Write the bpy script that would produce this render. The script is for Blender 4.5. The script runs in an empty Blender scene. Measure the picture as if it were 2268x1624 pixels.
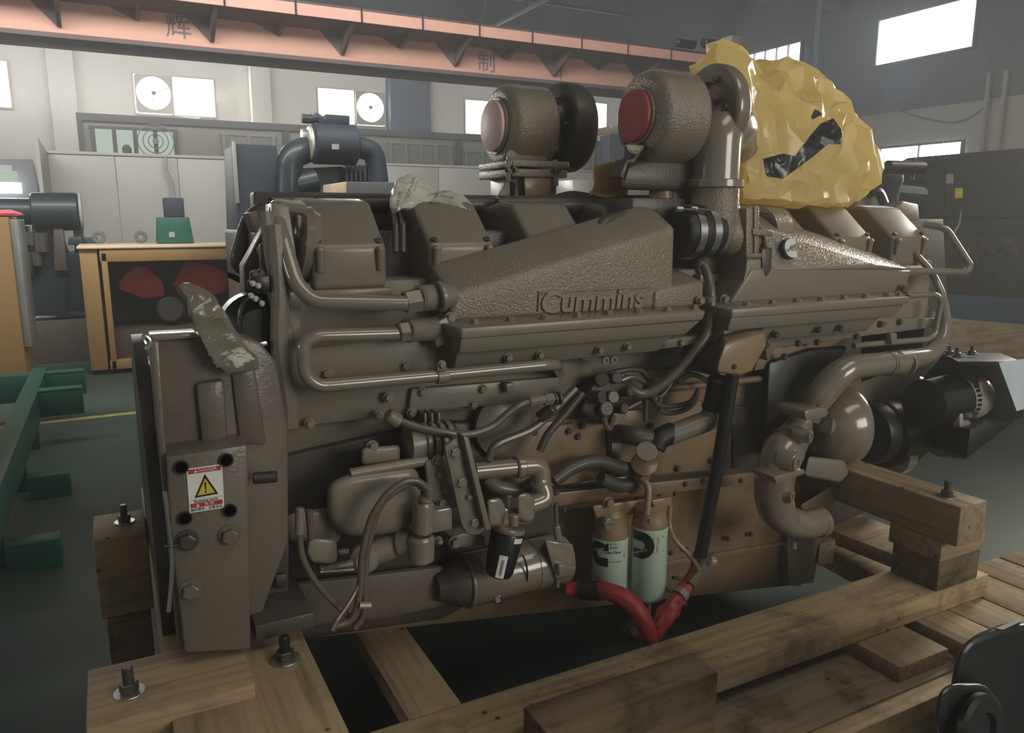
import bpy, bmesh, math, random
from mathutils import Vector, Matrix, noise
random.seed(4)
S = bpy.context.scene
COL = S.collection
# ------------------------------------------------------------------ camera, sky, lights, exposure
CAMZ = 1.65
HAZE = .013
F_PX, CX, CY = 1700.0, 1134.0, 812.0
PITCH, YAW = math.radians(10.8), math.radians(27.5)
cam_d = bpy.data.cameras.new('camera'); cam = bpy.data.objects.new('camera', cam_d); COL.objects.link(cam)
cam_d.sensor_width = 36; cam_d.lens = F_PX/2268*36; cam_d.clip_start = .05; cam_d.clip_end = 200
cam.location = (0, 0, CAMZ); cam.rotation_euler = (math.radians(90)-PITCH, 0, -YAW)
S.camera = cam
S.view_settings.view_transform = 'Standard'; S.view_settings.look = 'None'
S.view_settings.exposure = 0.0; S.view_settings.gamma = 1; S.view_settings.use_curve_mapping = False
S.cycles.max_bounces = 6; S.cycles.diffuse_bounces = 3; S.cycles.volume_bounces = 0
w = bpy.data.worlds.new('world'); S.world = w; w.use_nodes = True
w.node_tree.nodes['Background'].inputs[0].default_value = (.82, .84, .80, 1)
w.node_tree.nodes['Background'].inputs[1].default_value = .17
def area(name, loc, target, sx, sy, power, col):
    d = bpy.data.lights.new(name, 'AREA'); d.shape = 'RECTANGLE'; d.size = sx; d.size_y = sy; d.energy = power; d.color = col
    o = bpy.data.objects.new(name, d); COL.objects.link(o); o.location = loc
    o.rotation_euler = (Vector(target)-Vector(loc)).to_track_quat('-Z', 'Y').to_euler(); return o
# daylight of the windows, plus added unseen fill lamps for hall and engine
area('crane_fill', (-2, 6, 5.9), (-1, 20, 3.2), 14, 1.4, 950, (1, .98, .93))  # added lamp without a visible source, brightens crane and partition screens
area('back_wall_fill', (-2, 14, 5.6), (-2, 20, 2.0), 16, 1.0, 230, (1, .98, .94))  # added lamp past the screens, lifts only offices and back wall
area('far_top_fill', (8, 13, 8.6), (8, 13, 0), 14, 2.0, 80, (.93, .97, 1))  # added overhead fill for the far hall, no roof opening belongs to it
area('right_window_daylight', (21.3, 17, 6.8), (6, 6, 1), 7, 2.6, 80, (.66, .82, 1))
area('back_window_daylight', (-1, 19.3, 4.4), (2, 4, 1.5), 10, 1.0, 450, (1, .97, .92))
area('left_window_daylight', (-15.3, 6, 4.4), (1, 3, 2.2), 7, 1.6, 260, (1, .98, .94))
sd = area('engine_rim_fill', (9.5, 3.4, 3.4), (2.0, 2.0, 1.3), 1.6, 2.0, 30, (1, .93, .80)); sd.data.spread = math.radians(40)  # unseen narrow-beam lamp added for rim highlights on the engine
area('front_top_fill', (3.0, -2.2, 8.0), (1.2, 2, 1.5), 6, 2.4, 120, (1, .95, .84))  # added lamp out of view, lights the upper engine from above
area('front_low_fill', (4.6, -6.5, 3.3), (1.4, 2, 1.2), 4, 3, 270, (1, .95, .83))  # added lamp behind the camera, fills the engine's front faces
# ------------------------------------------------------------------ pixel of the photo -> point on a plane of the place
_cp, _sp, _cy, _sy = math.cos(PITCH), math.sin(PITCH), math.cos(YAW), math.sin(YAW)
def ray(px, py):
    a = (px-CX)/F_PX; v = (CY-py)/F_PX; h = _cp+v*_sp
    return Vector((h*_sy+a*_cy, h*_cy-a*_sy, -_sp+v*_cp))
def P(px, py, Y=None, X=None, Z=None):
    d = ray(px, py)
    t = Y/d.y if Y is not None else X/d.x if X is not None else (Z-CAMZ)/d.z
    return Vector((d.x*t, d.y*t, CAMZ+d.z*t))
# ------------------------------------------------------------------ materials
def ramp(nt, src, stops):
    r = nt.nodes.new('ShaderNodeValToRGB'); nt.links.new(src, r.inputs[0])
    e = r.color_ramp.elements
    while len(e) < len(stops): e.new(.5)
    for k, (p, c) in enumerate(stops): e[k].position = p; e[k].color = (*c, 1) if len(c) == 3 else c
    return r.outputs[0]
def mat(name, col, rough=.5, metal=0, bump=0, bscale=200, var=.08, vscale=6, coat=0, emit=0, spec=.5, dirt=0, dcol=(.03,.025,.02), trans=0, alpha=1):
    m = bpy.data.materials.new(name); m.use_nodes = True; nt = m.node_tree; b = nt.nodes['Principled BSDF']
    b.inputs['Roughness'].default_value = rough; b.inputs['Metallic'].default_value = metal
    b.inputs['Coat Weight'].default_value = coat; b.inputs['Coat Roughness'].default_value = .12
    b.inputs['Specular IOR Level'].default_value = spec
    if trans: b.inputs['Transmission Weight'].default_value = trans
    if alpha < 1: b.inputs['Alpha'].default_value = alpha
    tc = nt.nodes.new('ShaderNodeTexCoord')
    n = nt.nodes.new('ShaderNodeTexNoise'); n.inputs['Scale'].default_value = vscale; n.inputs['Detail'].default_value = 5
    nt.links.new(tc.outputs['Object'], n.inputs['Vector'])
    lo = tuple(c*(1-var) for c in col); hi = tuple(min(1, c*(1+var)) for c in col)
    c = ramp(nt, n.outputs['Fac'], [(.3, lo), (.7, hi)])
    if dirt:
        n2 = nt.nodes.new('ShaderNodeTexNoise'); n2.inputs['Scale'].default_value = vscale*.6; n2.inputs['Detail'].default_value = 8; n2.inputs['Roughness'].default_value = .65
        nt.links.new(tc.outputs['Object'], n2.inputs['Vector'])
        f = ramp(nt, n2.outputs['Fac'], [(.52, (0, 0, 0)), (.68, (dirt,)*3)])
        mx = nt.nodes.new('ShaderNodeMixRGB'); nt.links.new(f, mx.inputs[0]); nt.links.new(c, mx.inputs[1]); mx.inputs[2].default_value = (*dcol, 1); c = mx.outputs[0]
    nt.links.new(c, b.inputs['Base Color'])
    if bump:
        nb = nt.nodes.new('ShaderNodeTexNoise'); nb.inputs['Scale'].default_value = bscale; nb.inputs['Detail'].default_value = 2
        nt.links.new(tc.outputs['Object'], nb.inputs['Vector'])
        bp = nt.nodes.new('ShaderNodeBump'); bp.inputs['Strength'].default_value = bump; bp.inputs['Distance'].default_value = .004
        nt.links.new(nb.outputs['Fac'], bp.inputs['Height']); nt.links.new(bp.outputs[0], b.inputs['Normal'])
        if coat: nt.links.new(bp.outputs[0], b.inputs['Coat Normal'])
    if emit:
        b.inputs['Emission Color'].default_value = (*col, 1); b.inputs['Emission Strength'].default_value = emit
    return m
def wood(name, col, axis, dark=.45, stain=.7):
    m = bpy.data.materials.new(name); m.use_nodes = True; nt = m.node_tree; b = nt.nodes['Principled BSDF']
    b.inputs['Roughness'].default_value = .75; b.inputs['Specular IOR Level'].default_value = .25
    tc = nt.nodes.new('ShaderNodeTexCoord'); mp = nt.nodes.new('ShaderNodeMapping'); nt.links.new(tc.outputs['Object'], mp.inputs[0])
    s = [38, 38, 38]; s['XYZ'.index(axis)] = 2.2; mp.inputs['Scale'].default_value = s
    n = nt.nodes.new('ShaderNodeTexNoise'); n.inputs['Scale'].default_value = 1; n.inputs['Detail'].default_value = 6; n.inputs['Distortion'].default_value = .6
    nt.links.new(mp.outputs[0], n.inputs['Vector'])
    c = ramp(nt, n.outputs['Fac'], [(.28, tuple(k*(1-dark) for k in col)), (.5, col), (.75, tuple(min(1, k*1.18) for k in col))])
    n2 = nt.nodes.new('ShaderNodeTexNoise'); n2.inputs['Scale'].default_value = 4.5; n2.inputs['Detail'].default_value = 9; n2.inputs['Roughness'].default_value = .7
    nt.links.new(tc.outputs['Object'], n2.inputs['Vector'])
    f = ramp(nt, n2.outputs['Fac'], [(.5, (0, 0, 0)), (.66, (stain,)*3)])
    mx = nt.nodes.new('ShaderNodeMixRGB'); nt.links.new(f, mx.inputs[0]); nt.links.new(c, mx.inputs[1]); mx.inputs[2].default_value = (.055, .04, .026, 1)
    v = nt.nodes.new('ShaderNodeTexVoronoi'); v.inputs['Scale'].default_value = 9; nt.links.new(tc.outputs['Object'], v.inputs['Vector'])
    f2 = ramp(nt, v.outputs['Distance'], [(.05, (.85,)*3), (.085, (0, 0, 0))])
    m2 = nt.nodes.new('ShaderNodeMixRGB'); nt.links.new(f2, m2.inputs[0]); nt.links.new(mx.outputs[0], m2.inputs[1]); m2.inputs[2].default_value = (.05, .03, .018, 1)
    nt.links.new(m2.outputs[0], b.inputs['Base Color'])
    bp = nt.nodes.new('ShaderNodeBump'); bp.inputs['Strength'].default_value = .35; bp.inputs['Distance'].default_value = .003
    nt.links.new(n.outputs['Fac'], bp.inputs['Height']); nt.links.new(bp.outputs[0], b.inputs['Normal'])
    return m
def emis(name, col, st):
    m = bpy.data.materials.new(name); m.use_nodes = True; nt = m.node_tree; nt.nodes.clear()
    e = nt.nodes.new('ShaderNodeEmission'); e.inputs[0].default_value = (*col, 1); e.inputs[1].default_value = st
    o = nt.nodes.new('ShaderNodeOutputMaterial'); nt.links.new(e.outputs[0], o.inputs[0]); return m
def film(name, col, rough, transl, alpha=1.0, bscale=25):
    m = bpy.data.materials.new(name); m.use_nodes = True; nt = m.node_tree; b = nt.nodes['Principled BSDF']; out = nt.nodes['Material Output']
    b.inputs['Base Color'].default_value = (*col, 1); b.inputs['Roughness'].default_value = rough
    b.inputs['Coat Weight'].default_value = .3; b.inputs['Coat Roughness'].default_value = .1
    t = nt.nodes.new('ShaderNodeBsdfTranslucent'); t.inputs[0].default_value = (*col, 1)
    mx = nt.nodes.new('ShaderNodeMixShader'); mx.inputs[0].default_value = transl
    nt.links.new(b.outputs[0], mx.inputs[1]); nt.links.new(t.outputs[0], mx.inputs[2]); last = mx.outputs[0]
    if alpha < 1:
        tr = nt.nodes.new('ShaderNodeBsdfTransparent'); m3 = nt.nodes.new('ShaderNodeMixShader'); m3.inputs[0].default_value = alpha
        nt.links.new(tr.outputs[0], m3.inputs[1]); nt.links.new(last, m3.inputs[2]); last = m3.outputs[0]
    nt.links.new(last, out.inputs[0])
    tc = nt.nodes.new('ShaderNodeTexCoord'); v = nt.nodes.new('ShaderNodeTexNoise'); v.inputs['Scale'].default_value = bscale; v.inputs['Detail'].default_value = 3; v.inputs['Distortion'].default_value = 1.5
    nt.links.new(tc.outputs['Object'], v.inputs['Vector'])
    bp = nt.nodes.new('ShaderNodeBump'); bp.inputs['Strength'].default_value = .35; bp.inputs['Distance'].default_value = .008
    nt.links.new(v.outputs['Fac'], bp.inputs['Height']); nt.links.new(bp.outputs[0], b.inputs['Normal'])
    return m
M = dict(
 paint=mat('engine_paint', (.235, .205, .165), .42, bump=.12, bscale=260, var=.05, coat=.35),
 cast=mat('rough_cast_paint', (.245, .205, .155), .36, bump=.75, bscale=190, var=.08, coat=.6),
 tan=mat('tan_paint', (.29, .20, .118), .4, bump=.1, bscale=120, var=.1, coat=.35, dirt=.35),
 gloss=mat('gloss_paint', (.25, .215, .17), .2, bump=.04, bscale=90, var=.05, coat=1),
 dark=mat('dark_brown_paint', (.075, .065, .055), .5, bump=.2, bscale=150, coat=.2),
 housing=mat('housing_paint', (.15, .125, .10), .5, bump=.2, bscale=120, coat=.3, dirt=.3),
 black=mat('black_paint', (.012, .013, .015), .4, var=.2, coat=.15),
 rubber=mat('black_rubber', (.012, .012, .013), .5, var=.2, bump=.1),
 hose=mat('painted_hose', (.14, .115, .09), .35, bump=.1, coat=.4),
 steel=mat('bright_steel', (.62, .62, .60), .28, metal=1, var=.1),
 dsteel=mat('dark_steel', (.12, .11, .10), .45, metal=.8),
 zinc=mat('zinc_washer', (.55, .55, .50), .35, metal=.9),
 alu=mat('cast_aluminium', (.60, .58, .53), .35, metal=.35, bump=.2),
 pinkcap=mat('pale_pink_cap', (.86, .60, .55), .5, var=.06),
 redcap=mat('red_plastic_cap', (.42, .075, .085), .42, var=.08),
 redhose=mat('red_hose_wrap', (.36, .035, .03), .5, bump=.4, bscale=60, var=.25),
 mint=mat('pale_green_enamel', (.52, .66, .55), .35, coat=.3, var=.02),
 ink=mat('black_print', (.012, .013, .012), .5),
 white=mat('white_plate', (.82, .82, .78), .5, var=.03),
 paper=mat('white_label', (.62, .62, .58), .6, var=.03),
 greyink=mat('grey_print', (.16, .17, .17), .6),
 red=mat('label_red', (.50, .03, .05), .5), yellow=mat('label_yellow', (.72, .55, .03), .5),
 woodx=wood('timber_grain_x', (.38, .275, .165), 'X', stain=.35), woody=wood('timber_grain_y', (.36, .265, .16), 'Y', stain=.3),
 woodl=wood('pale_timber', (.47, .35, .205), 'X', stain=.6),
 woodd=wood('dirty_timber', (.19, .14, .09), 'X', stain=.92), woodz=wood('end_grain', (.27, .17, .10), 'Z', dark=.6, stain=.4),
 woodb=wood('stained_board', (.32, .25, .17), 'X', stain=.85),
 gfloor=mat('green_floor_paint', (.055, .088, .072), .5, bump=.05, bscale=8, var=.18, vscale=1.2, dirt=.5, dcol=(.06, .075, .065)),
 wall=mat('grey_wall', (.66, .64, .60), .9, var=.05, vscale=.6), wallr=mat('blue_grey_wall', (.11, .14, .185), .9, var=.06, vscale=.4),
 wallw=mat('cream_wall', (.52, .48, .42), .9, var=.05, vscale=.5),
 panel=mat('white_panel', (.36, .355, .33), .5, var=.04, vscale=1), trimm=mat('grey_trim', (.14, .15, .16), .6),
 roof=mat('dark_roof_sheet', (.04, .06, .07), .7, var=.1, vscale=1), truss=mat('truss_steel', (.025, .035, .04), .6),
 crane=mat('salmon_paint', (.78, .43, .34), .6, var=.05, vscale=1), craned=mat('girder_flange', (.16, .12, .115), .7),
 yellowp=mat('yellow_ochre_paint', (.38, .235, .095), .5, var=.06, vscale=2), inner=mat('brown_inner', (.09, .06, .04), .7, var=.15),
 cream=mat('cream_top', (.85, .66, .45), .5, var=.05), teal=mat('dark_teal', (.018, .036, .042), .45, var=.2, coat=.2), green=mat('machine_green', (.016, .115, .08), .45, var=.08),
 canopy=mat('dark_canopy_paint', (.012, .024, .03), .8, spec=.15, var=.15), navy=mat('navy_sheet', (.03, .04, .06), .6, var=.1), blue=mat('blue_base', (.02, .06, .11), .6),
 orange=mat('orange_ochre', (.50, .28, .07), .5), pinkcloth=mat('pink_cloth', (.75, .16, .18), .7), bagred=mat('red_bag', (.55, .06, .05), .6),
 day=emis('daylight_pane', (1, .99, .96), 14), dayc=emis('daylight_cool', (.93, .97, 1), 10), lit=emis('lit_office_pane', (.60, .72, .60), .75),
 glassd=mat('dim_office_glass', (.30, .32, .31), .25), ybag=film('yellow_film', (.95, .80, .40), .25, .55, bscale=14), cbag=film('clear_film', (.30, .27, .22), .1, .3, .8, 30),
 wbag=film('white_film', (.86, .84, .78), .35, .3, 1, 40), tape=mat('black_tape', (.02, .028, .032), .3, coat=.4, bump=.4, bscale=30),
 wsheet=mat('pale_sheet', (.72, .82, .9), .35), lineyel=mat('floor_line', (.42, .36, .14), .6, dirt=.5),
)
# ------------------------------------------------------------------ mesh helpers
def fin(bm, bev=0, seg=2, ang=30):
    bmesh.ops.recalc_face_normals(bm, faces=bm.faces)
    if bev:
        es = [e for e in bm.edges if len(e.link_faces) == 2 and e.calc_face_angle(0) > math.radians(ang)]
        bmesh.ops.bevel(bm, geom=es, offset=bev, segments=seg, profile=.5, affect='EDGES', clamp_overlap=True)
    return bm
def hull(pts, bev=.004, seg=2):
    bm = bmesh.new()
    for p in pts: bm.verts.new(p)
    r = bmesh.ops.convex_hull(bm, input=bm.verts)
    bmesh.ops.delete(bm, geom=[g for g in r['geom_interior'] if isinstance(g, bmesh.types.BMVert)], context='VERTS')
    bmesh.ops.dissolve_limit(bm, angle_limit=math.radians(2), verts=bm.verts, edges=bm.edges)
    return fin(bm, bev, seg)
def box(x0, x1, y0, y1, z0, z1, bev=.004, seg=2):
    return hull([(x, y, z) for x in (x0, x1) for y in (y0, y1) for z in (z0, z1)], bev, seg)
def prism(pts, off, bev=.004, seg=2):
    bm = bmesh.new(); off = Vector(off)
    a = [bm.verts.new(p) for p in pts]; b = [bm.verts.new(Vector(p)+off) for p in pts]
    bm.faces.new(a); bm.faces.new(b[::-1])
    for i in range(len(a)): bm.faces.new((a[i], a[i-1], b[i-1], b[i]))
    return fin(bm, bev, seg)
def plate(pix, Y0, Y1, bev=.004, seg=2):
    return prism([P(x, y, Y=Y0) for x, y in pix], (0, Y1-Y0, 0), bev, seg)
def frame_axes(d):
    d = Vector(d).normalized(); u = Vector((0, 0, 1)) if abs(d.z) < .9 else Vector((0, 1, 0))
    s = d.cross(u).normalized(); return d, s, s.cross(d).normalized()
def rnd(p, k=4):
    q = [Vector((x, y, 0)) for x, y in p]; return [(v.x, max(0, v.y)) for v in smoothpath(q, k)]
def lathe(o, d, prof, n=28, bm=None, a0=0, a1=2*math.pi):
    """prof: list of (distance along d, radius)"""
    bm = bm or bmesh.new(); o = Vector(o); d, s, u = frame_axes(d); full = abs(a1-a0-2*math.pi) < 1e-6
    rings = []
    for h, r in prof:
        if r < 1e-6: rings.append([bm.verts.new(o+d*h)]); continue
        k = n if full else n+1
        rings.append([bm.verts.new(o+d*h+(s*math.cos(a0+(a1-a0)*i/n)+u*math.sin(a0+(a1-a0)*i/n))*r) for i in range(k)])
    for a, b in zip(rings, rings[1:]):
        if len(a) == 1 and len(b) == 1: continue
        m = max(len(a), len(b)); rng = range(m) if full else range(m-1)
        for i in rng:
            j = (i+1) % m
            if len(a) == 1: bm.faces.new((a[0], b[j], b[i]))
            elif len(b) == 1: bm.faces.new((a[i], a[j], b[0]))
            else: bm.faces.new((a[i], a[j], b[j], b[i]))
    if full:
        for rg in (rings[0], rings[-1]):
            if len(rg) > 2: bm.faces.new(rg)
    bmesh.ops.recalc_face_normals(bm, faces=bm.faces); return bm
def cyl(a, b, r, r2=None, n=24, c=.0, bm=None):
    a, b = Vector(a), Vector(b); L = (b-a).length; r2 = r if r2 is None else r2; c = min(c, L*.4)
    pr = [(0, r-c), (c, r), (L-c, r2), (L, r2-c)] if c else [(0, r), (L, r2)]
    return lathe(a, b-a, pr, n, bm)
def smoothpath(pts, k=6):
    pts = [Vector(p) for p in pts]
    if len(pts) < 3: return pts
    out = []; q = [pts[0]*2-pts[1]]+pts+[pts[-1]*2-pts[-2]]
    for i in range(1, len(q)-2):
        p0, p1, p2, p3 = q[i-1:i+3]
        for j in range(k):
            t = j/k
            out.append(.5*((2*p1)+(p2-p0)*t+(2*p0-5*p1+4*p2-p3)*t*t+(3*p1-p0-3*p2+p3)*t**3))
    out.append(pts[-1]); return out
def fillet(pts, r, k=6):
    pts = [Vector(p) for p in pts]; out = [pts[0]]
    for i in range(1, len(pts)-1):
        a, b, c = pts[i-1], pts[i], pts[i+1]; u = (a-b); v = (c-b); rr = min(r, u.length*.48, v.length*.48)
        s = b+u.normalized()*rr; e = b+v.normalized()*rr
        for j in range(k+1):
            t = j/k; out.append(s*(1-t)**2+b*2*t*(1-t)+e*t*t)
    out.append(pts[-1]); return out
def tube(path, r, n=14, bm=None, wob=0):
    """round tube along a path; r is a number or a list of radii"""
    bm = bm or bmesh.new(); L = len(path); path = [Vector(p) for p in path]
    if not isinstance(r, (list, tuple)): r = [r]*L
    elif len(r) != L: r = [r[0]+(0 if False else 0) if len(r) == 1 else r[int(i/(L-1)*(len(r)-1))]*(1-(i/(L-1)*(len(r)-1))%1)+r[min(len(r)-1, int(i/(L-1)*(len(r)-1))+1)]*((i/(L-1)*(len(r)-1))%1) for i in range(L)]
    t0 = (path[1]-path[0]).normalized(); _, s, u = frame_axes(t0); rings = []
    for i, p in enumerate(path):
        t = (path[min(i+1, L-1)]-path[max(i-1, 0)]).normalized()
        s = (s-t*s.dot(t)).normalized(); u = t.cross(s)
        rings.append([bm.verts.new(p+(s*math.cos(2*math.pi*k/n)+u*math.sin(2*math.pi*k/n))*r[i]*(1+wob*noise.noise(p*30+Vector((k, 0, 0))))) for k in range(n)])
    for a, b in zip(rings, rings[1:]):
        for k in range(n): bm.faces.new((a[k], a[(k+1) % n], b[(k+1) % n], b[k]))
    bm.faces.new(rings[0][::-1]); bm.faces.new(rings[-1]); bmesh.ops.recalc_face_normals(bm, faces=bm.faces); return bm
def join(*bms):
    o = bms[0]
    for b in bms[1:]:
        me = bpy.data.meshes.new('tmp'); b.to_mesh(me); o.from_mesh(me); bpy.data.meshes.remove(me); b.free()
    return o
def obj(name, bm, m, parent=None, ang=35):
    me = bpy.data.meshes.new(name)
    if isinstance(bm, bpy.types.Mesh): me = bm
    else: bm.to_mesh(me); bm.free()
    if len(me.polygons):
        me.shade_smooth(); me.set_sharp_from_angle(angle=math.radians(ang))
    if m is not None and not me.materials: me.materials.append(m)
    o = bpy.data.objects.new(name, me); COL.objects.link(o)
    if parent is not None: adopt(o, parent)
    return o
def adopt(o, parent):
    o.parent = parent; o.matrix_parent_inverse = Matrix.Translation(-Vector(parent.get('base', (0, 0, 0))))
def tag(o, label=None, cat=None, group=None, kind=None):
    if label: o['label'] = label
    if cat: o['category'] = cat
    if group: o['group'] = group
    if kind: o['kind'] = kind
    return o
def thing(name, base, label, cat, group=None):
    o = bpy.data.objects.new(name, None); COL.objects.link(o); o.location = base; o['base'] = tuple(base); o.empty_display_size = .1
    tag(o, label, cat, group); o['_'] = 0; del o['_']; return o
_hex = {}
def hexmesh(r, h, m, washer=1.35, stud=0):
    k = (round(r, 4), round(h, 4), m, washer, stud)
    if k not in _hex:
        bm = bmesh.new(); lathe((0, 0, 0), (0, 0, 1), [(0, r*washer), (h*.22, r*washer)], 14, bm)
        lathe((0, 0, h*.22), (0, 0, 1), [(0, r), (h*.7, r), (h*.78, r*.8)], 6, bm)
        if stud: lathe((0, 0, h), (0, 0, 1), [(0, r*.5), (stud, r*.5)], 10, bm)
        me = bpy.data.meshes.new('bolt'); bm.to_mesh(me); bm.free(); me.materials.append(M[m]); _hex[k] = me
    return _hex[k]
def bolt(parent, p, d=(0, -1, 0), r=.009, h=.012, m='paint', washer=1.35, stud=0, name='bolt', rot=.3):
    o = bpy.data.objects.new(name, hexmesh(r, h, m, washer, stud)); COL.objects.link(o)
    q = Vector((0, 0, 1)).rotation_difference(Vector(d)); o.rotation_mode = 'QUATERNION'
    o.rotation_quaternion = q @ Matrix.Rotation(rot, 3, 'Z').to_quaternion(); o.location = p
    adopt(o, parent); return o
def text_bm(s, size, extrude=.001, shear=0, offset=0, bevel=0, sx=1.0):
    c = bpy.data.curves.new('t', 'FONT'); c.body = s; c.size = size; c.extrude = extrude; c.shear = shear; c.offset = offset; c.bevel_depth = bevel
    c.align_x = 'CENTER'; c.align_y = 'CENTER'; c.resolution_u = 3
    o = bpy.data.objects.new('t', c); COL.objects.link(o); dg = bpy.context.evaluated_depsgraph_get(); dg.update()
    me = bpy.data.meshes.new_from_object(o.evaluated_get(dg)); bm = bmesh.new(); bm.from_mesh(me)
    bpy.data.objects.remove(o); bpy.data.curves.remove(c); bpy.data.meshes.remove(me)
    bmesh.ops.scale(bm, vec=(sx, 1, 1), verts=bm.verts); return bm
def place_bm(bm, o, right, up):
    right = Vector(right).normalized(); up = Vector(up); n = right.cross(up).normalized(); up = n.cross(right)
    mt = Matrix((right, up, n)).transposed().to_4x4(); mt.translation = Vector(o); bm.transform(mt); return bm
def wrap_bm(bm, c, r, a0, z0, rot=0):
    """bend a flat (x, y, z) shape round an upright cylinder: a0 is the angle of its middle, x runs to the right seen from outside"""
    for v in bm.verts:
        x, y = v.co.x*math.cos(rot)-v.co.y*math.sin(rot), v.co.x*math.sin(rot)+v.co.y*math.cos(rot)
        a = a0+x/r; R = r+v.co.z; v.co = Vector((c[0]+math.cos(a)*R, c[1]+math.sin(a)*R, z0+y))
    return bm
def emblem_bm(s, t=.0012):
    """block letter C: a disc squared on its open side, with a slot"""
    pts = []; n = 20
    for i in range(n+1):
        a = math.radians(90+180*i/n); pts.append((math.cos(a)*s, math.sin(a)*s))
    pts += [(s*.62, -s), (s*.62, -s*.3)]
    for i in range(n//2+1):
        a = math.radians(-90-180*i/(n//2)); pts.append((-s*.05+math.cos(a)*s*.3, math.sin(a)*s*.3))
    pts += [(s*.62, s*.3), (s*.62, s)]
    bm = bmesh.new(); a = [bm.verts.new((x, y, t)) for x, y in pts]; b = [bm.verts.new((x, y, 0)) for x, y in pts]
    bm.faces.new(a); bm.faces.new(b[::-1])
    for i in range(len(a)): bm.faces.new((a[i-1], a[i], b[i], b[i-1]))
    bm.normal_update(); bmesh.ops.triangulate(bm, faces=[f for f in bm.faces if len(f.verts) > 4]); bmesh.ops.subdivide_edges(bm, edges=[e for e in bm.edges if e.calc_length() > s*.5], cuts=3)
    bmesh.ops.recalc_face_normals(bm, faces=bm.faces); return bm
def crumple(name, hulls, voxel, amp, freq, m, parent=None, seed=0, sharp=1.0, facets=0):
    """a crumpled plastic bag: several hulls fused, then folded by ridged noise"""
    bm = hull(hulls[0], 0)
    for h in hulls[1:]: bm = join(bm, hull(h, 0))
    o = obj(name, bm, m, parent); md = o.modifiers.new('r', 'REMESH'); md.mode = 'VOXEL'; md.voxel_size = voxel
    dg = bpy.context.evaluated_depsgraph_get(); dg.update(); me = bpy.data.meshes.new_from_object(o.evaluated_get(dg)); o.modifiers.clear()
    bm = bmesh.new(); bm.from_mesh(me); bmesh.ops.smooth_vert(bm, verts=bm.verts, factor=.5); bmesh.ops.smooth_vert(bm, verts=bm.verts, factor=.5)
    bm.normal_update(); off = Vector((seed*7.3, seed*3.1, seed))
    for v in bm.verts:
        p = v.co*freq+off; w1 = noise.noise_vector(p*.7)*.6
        a = abs(noise.noise(p+w1)); b = abs(noise.noise(p*2.3+w1+Vector((5, 1, 2)))); c = noise.noise(p*.5)
        v.co += v.normal*amp*((.5-a*2.2)*sharp+(.25-b)*.9+c*.8)
    old = o.data; bm.to_mesh(me); bm.free(); o.data = me; me.name = name; bpy.data.meshes.remove(old)
    if facets:
        md = o.modifiers.new('d', 'DECIMATE'); md.ratio = min(1, facets/max(1, len(me.polygons)*2))
        dg = bpy.context.evaluated_depsgraph_get(); dg.update(); m2 = bpy.data.meshes.new_from_object(o.evaluated_get(dg)); o.modifiers.clear(); o.data = m2; m2.name = name; bpy.data.meshes.remove(me); me = m2
    if not me.materials: me.materials.append(m)
    me.shade_smooth(); me.set_sharp_from_angle(angle=math.radians(24)); return o
def stick(bm, target, off):
    c = Vector((0, 0, CAMZ))
    for v in bm.verts:
        d = (v.co-c).normalized(); hit, loc, _, _ = target.ray_cast(c, d)
        if hit: v.co = loc-d*off
    return bm
def drape(name, pix, target, off, m, Y, cuts=9):
    bm = bmesh.new(); bm.faces.new([bm.verts.new(P(x, y, Y=Y)) for x, y in pix]); bmesh.ops.triangulate(bm, faces=bm.faces)
    for _ in range(cuts):
        es = [e for e in bm.edges if e.calc_length() > .014]
        if not es: break
        bmesh.ops.subdivide_edges(bm, edges=es, cuts=1); bmesh.ops.triangulate(bm, faces=bm.faces)
    c = Vector((0, 0, CAMZ))
    for v in bm.verts:
        d = (v.co-c).normalized(); hit, loc, nrm, _ = target.ray_cast(c, d)
        if hit: v.co = loc-d*off
    g = bmesh.ops.extrude_face_region(bm, geom=bm.faces[:]); bmesh.ops.translate(bm, vec=(0, .004, 0), verts=[q for q in g['geom'] if isinstance(q, bmesh.types.BMVert)])
    bmesh.ops.recalc_face_normals(bm, faces=bm.faces); return obj(name, bm, m, None, 50)
# ================================================================== THE HALL
WY, WX = 20.0, 21.9
def struct(name, bm, m): return tag(obj(name, bm, m), kind='structure')
def strip(px0, px1, py, Y):   # x extent on a wall plane
    return P(px0, py, Y=Y).x, P(px1, py, Y=Y).x
struct('floor', box(-16, WX+.2, -9, WY+.2, -.2, 0, 0), M['gfloor'])
struct('wall_back', box(-16, WX, WY, WY+.2, 0, 6.5, 0), M['wall'])
struct('wall_back', box(-16, WX, WY-.05, WY+.2, 6.5, 8.3, 0), M['roof'])
zs = P(1880, 262, X=WX).z
struct('wall_left', box(-16.2, -16, -9, WY+.2, 0, 11.2, 0), M['wall'])
struct('wall_right', box(WX, WX+.2, -9, WY+.2, 0, zs, 0), M['wallw'])
struct('wall_right', box(WX-.04, WX+.2, -9, WY+.2, zs, 12.5, 0), M['wallr'])
struct('ceiling', prism([(-16, WY+.3, 8.15), (-16, WY+.3, 8.3), (-16, 4, 11.2), (-16, -9, 8.6), (-16, -9, 8.45), (-16, 4, 11.05)], (WX+16.2, 0, 0), 0), M['roof'])
struct('trim_1', box(-16, WX, WY-.25, WY, 6.4, 6.6, .01), M['truss'])
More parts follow.
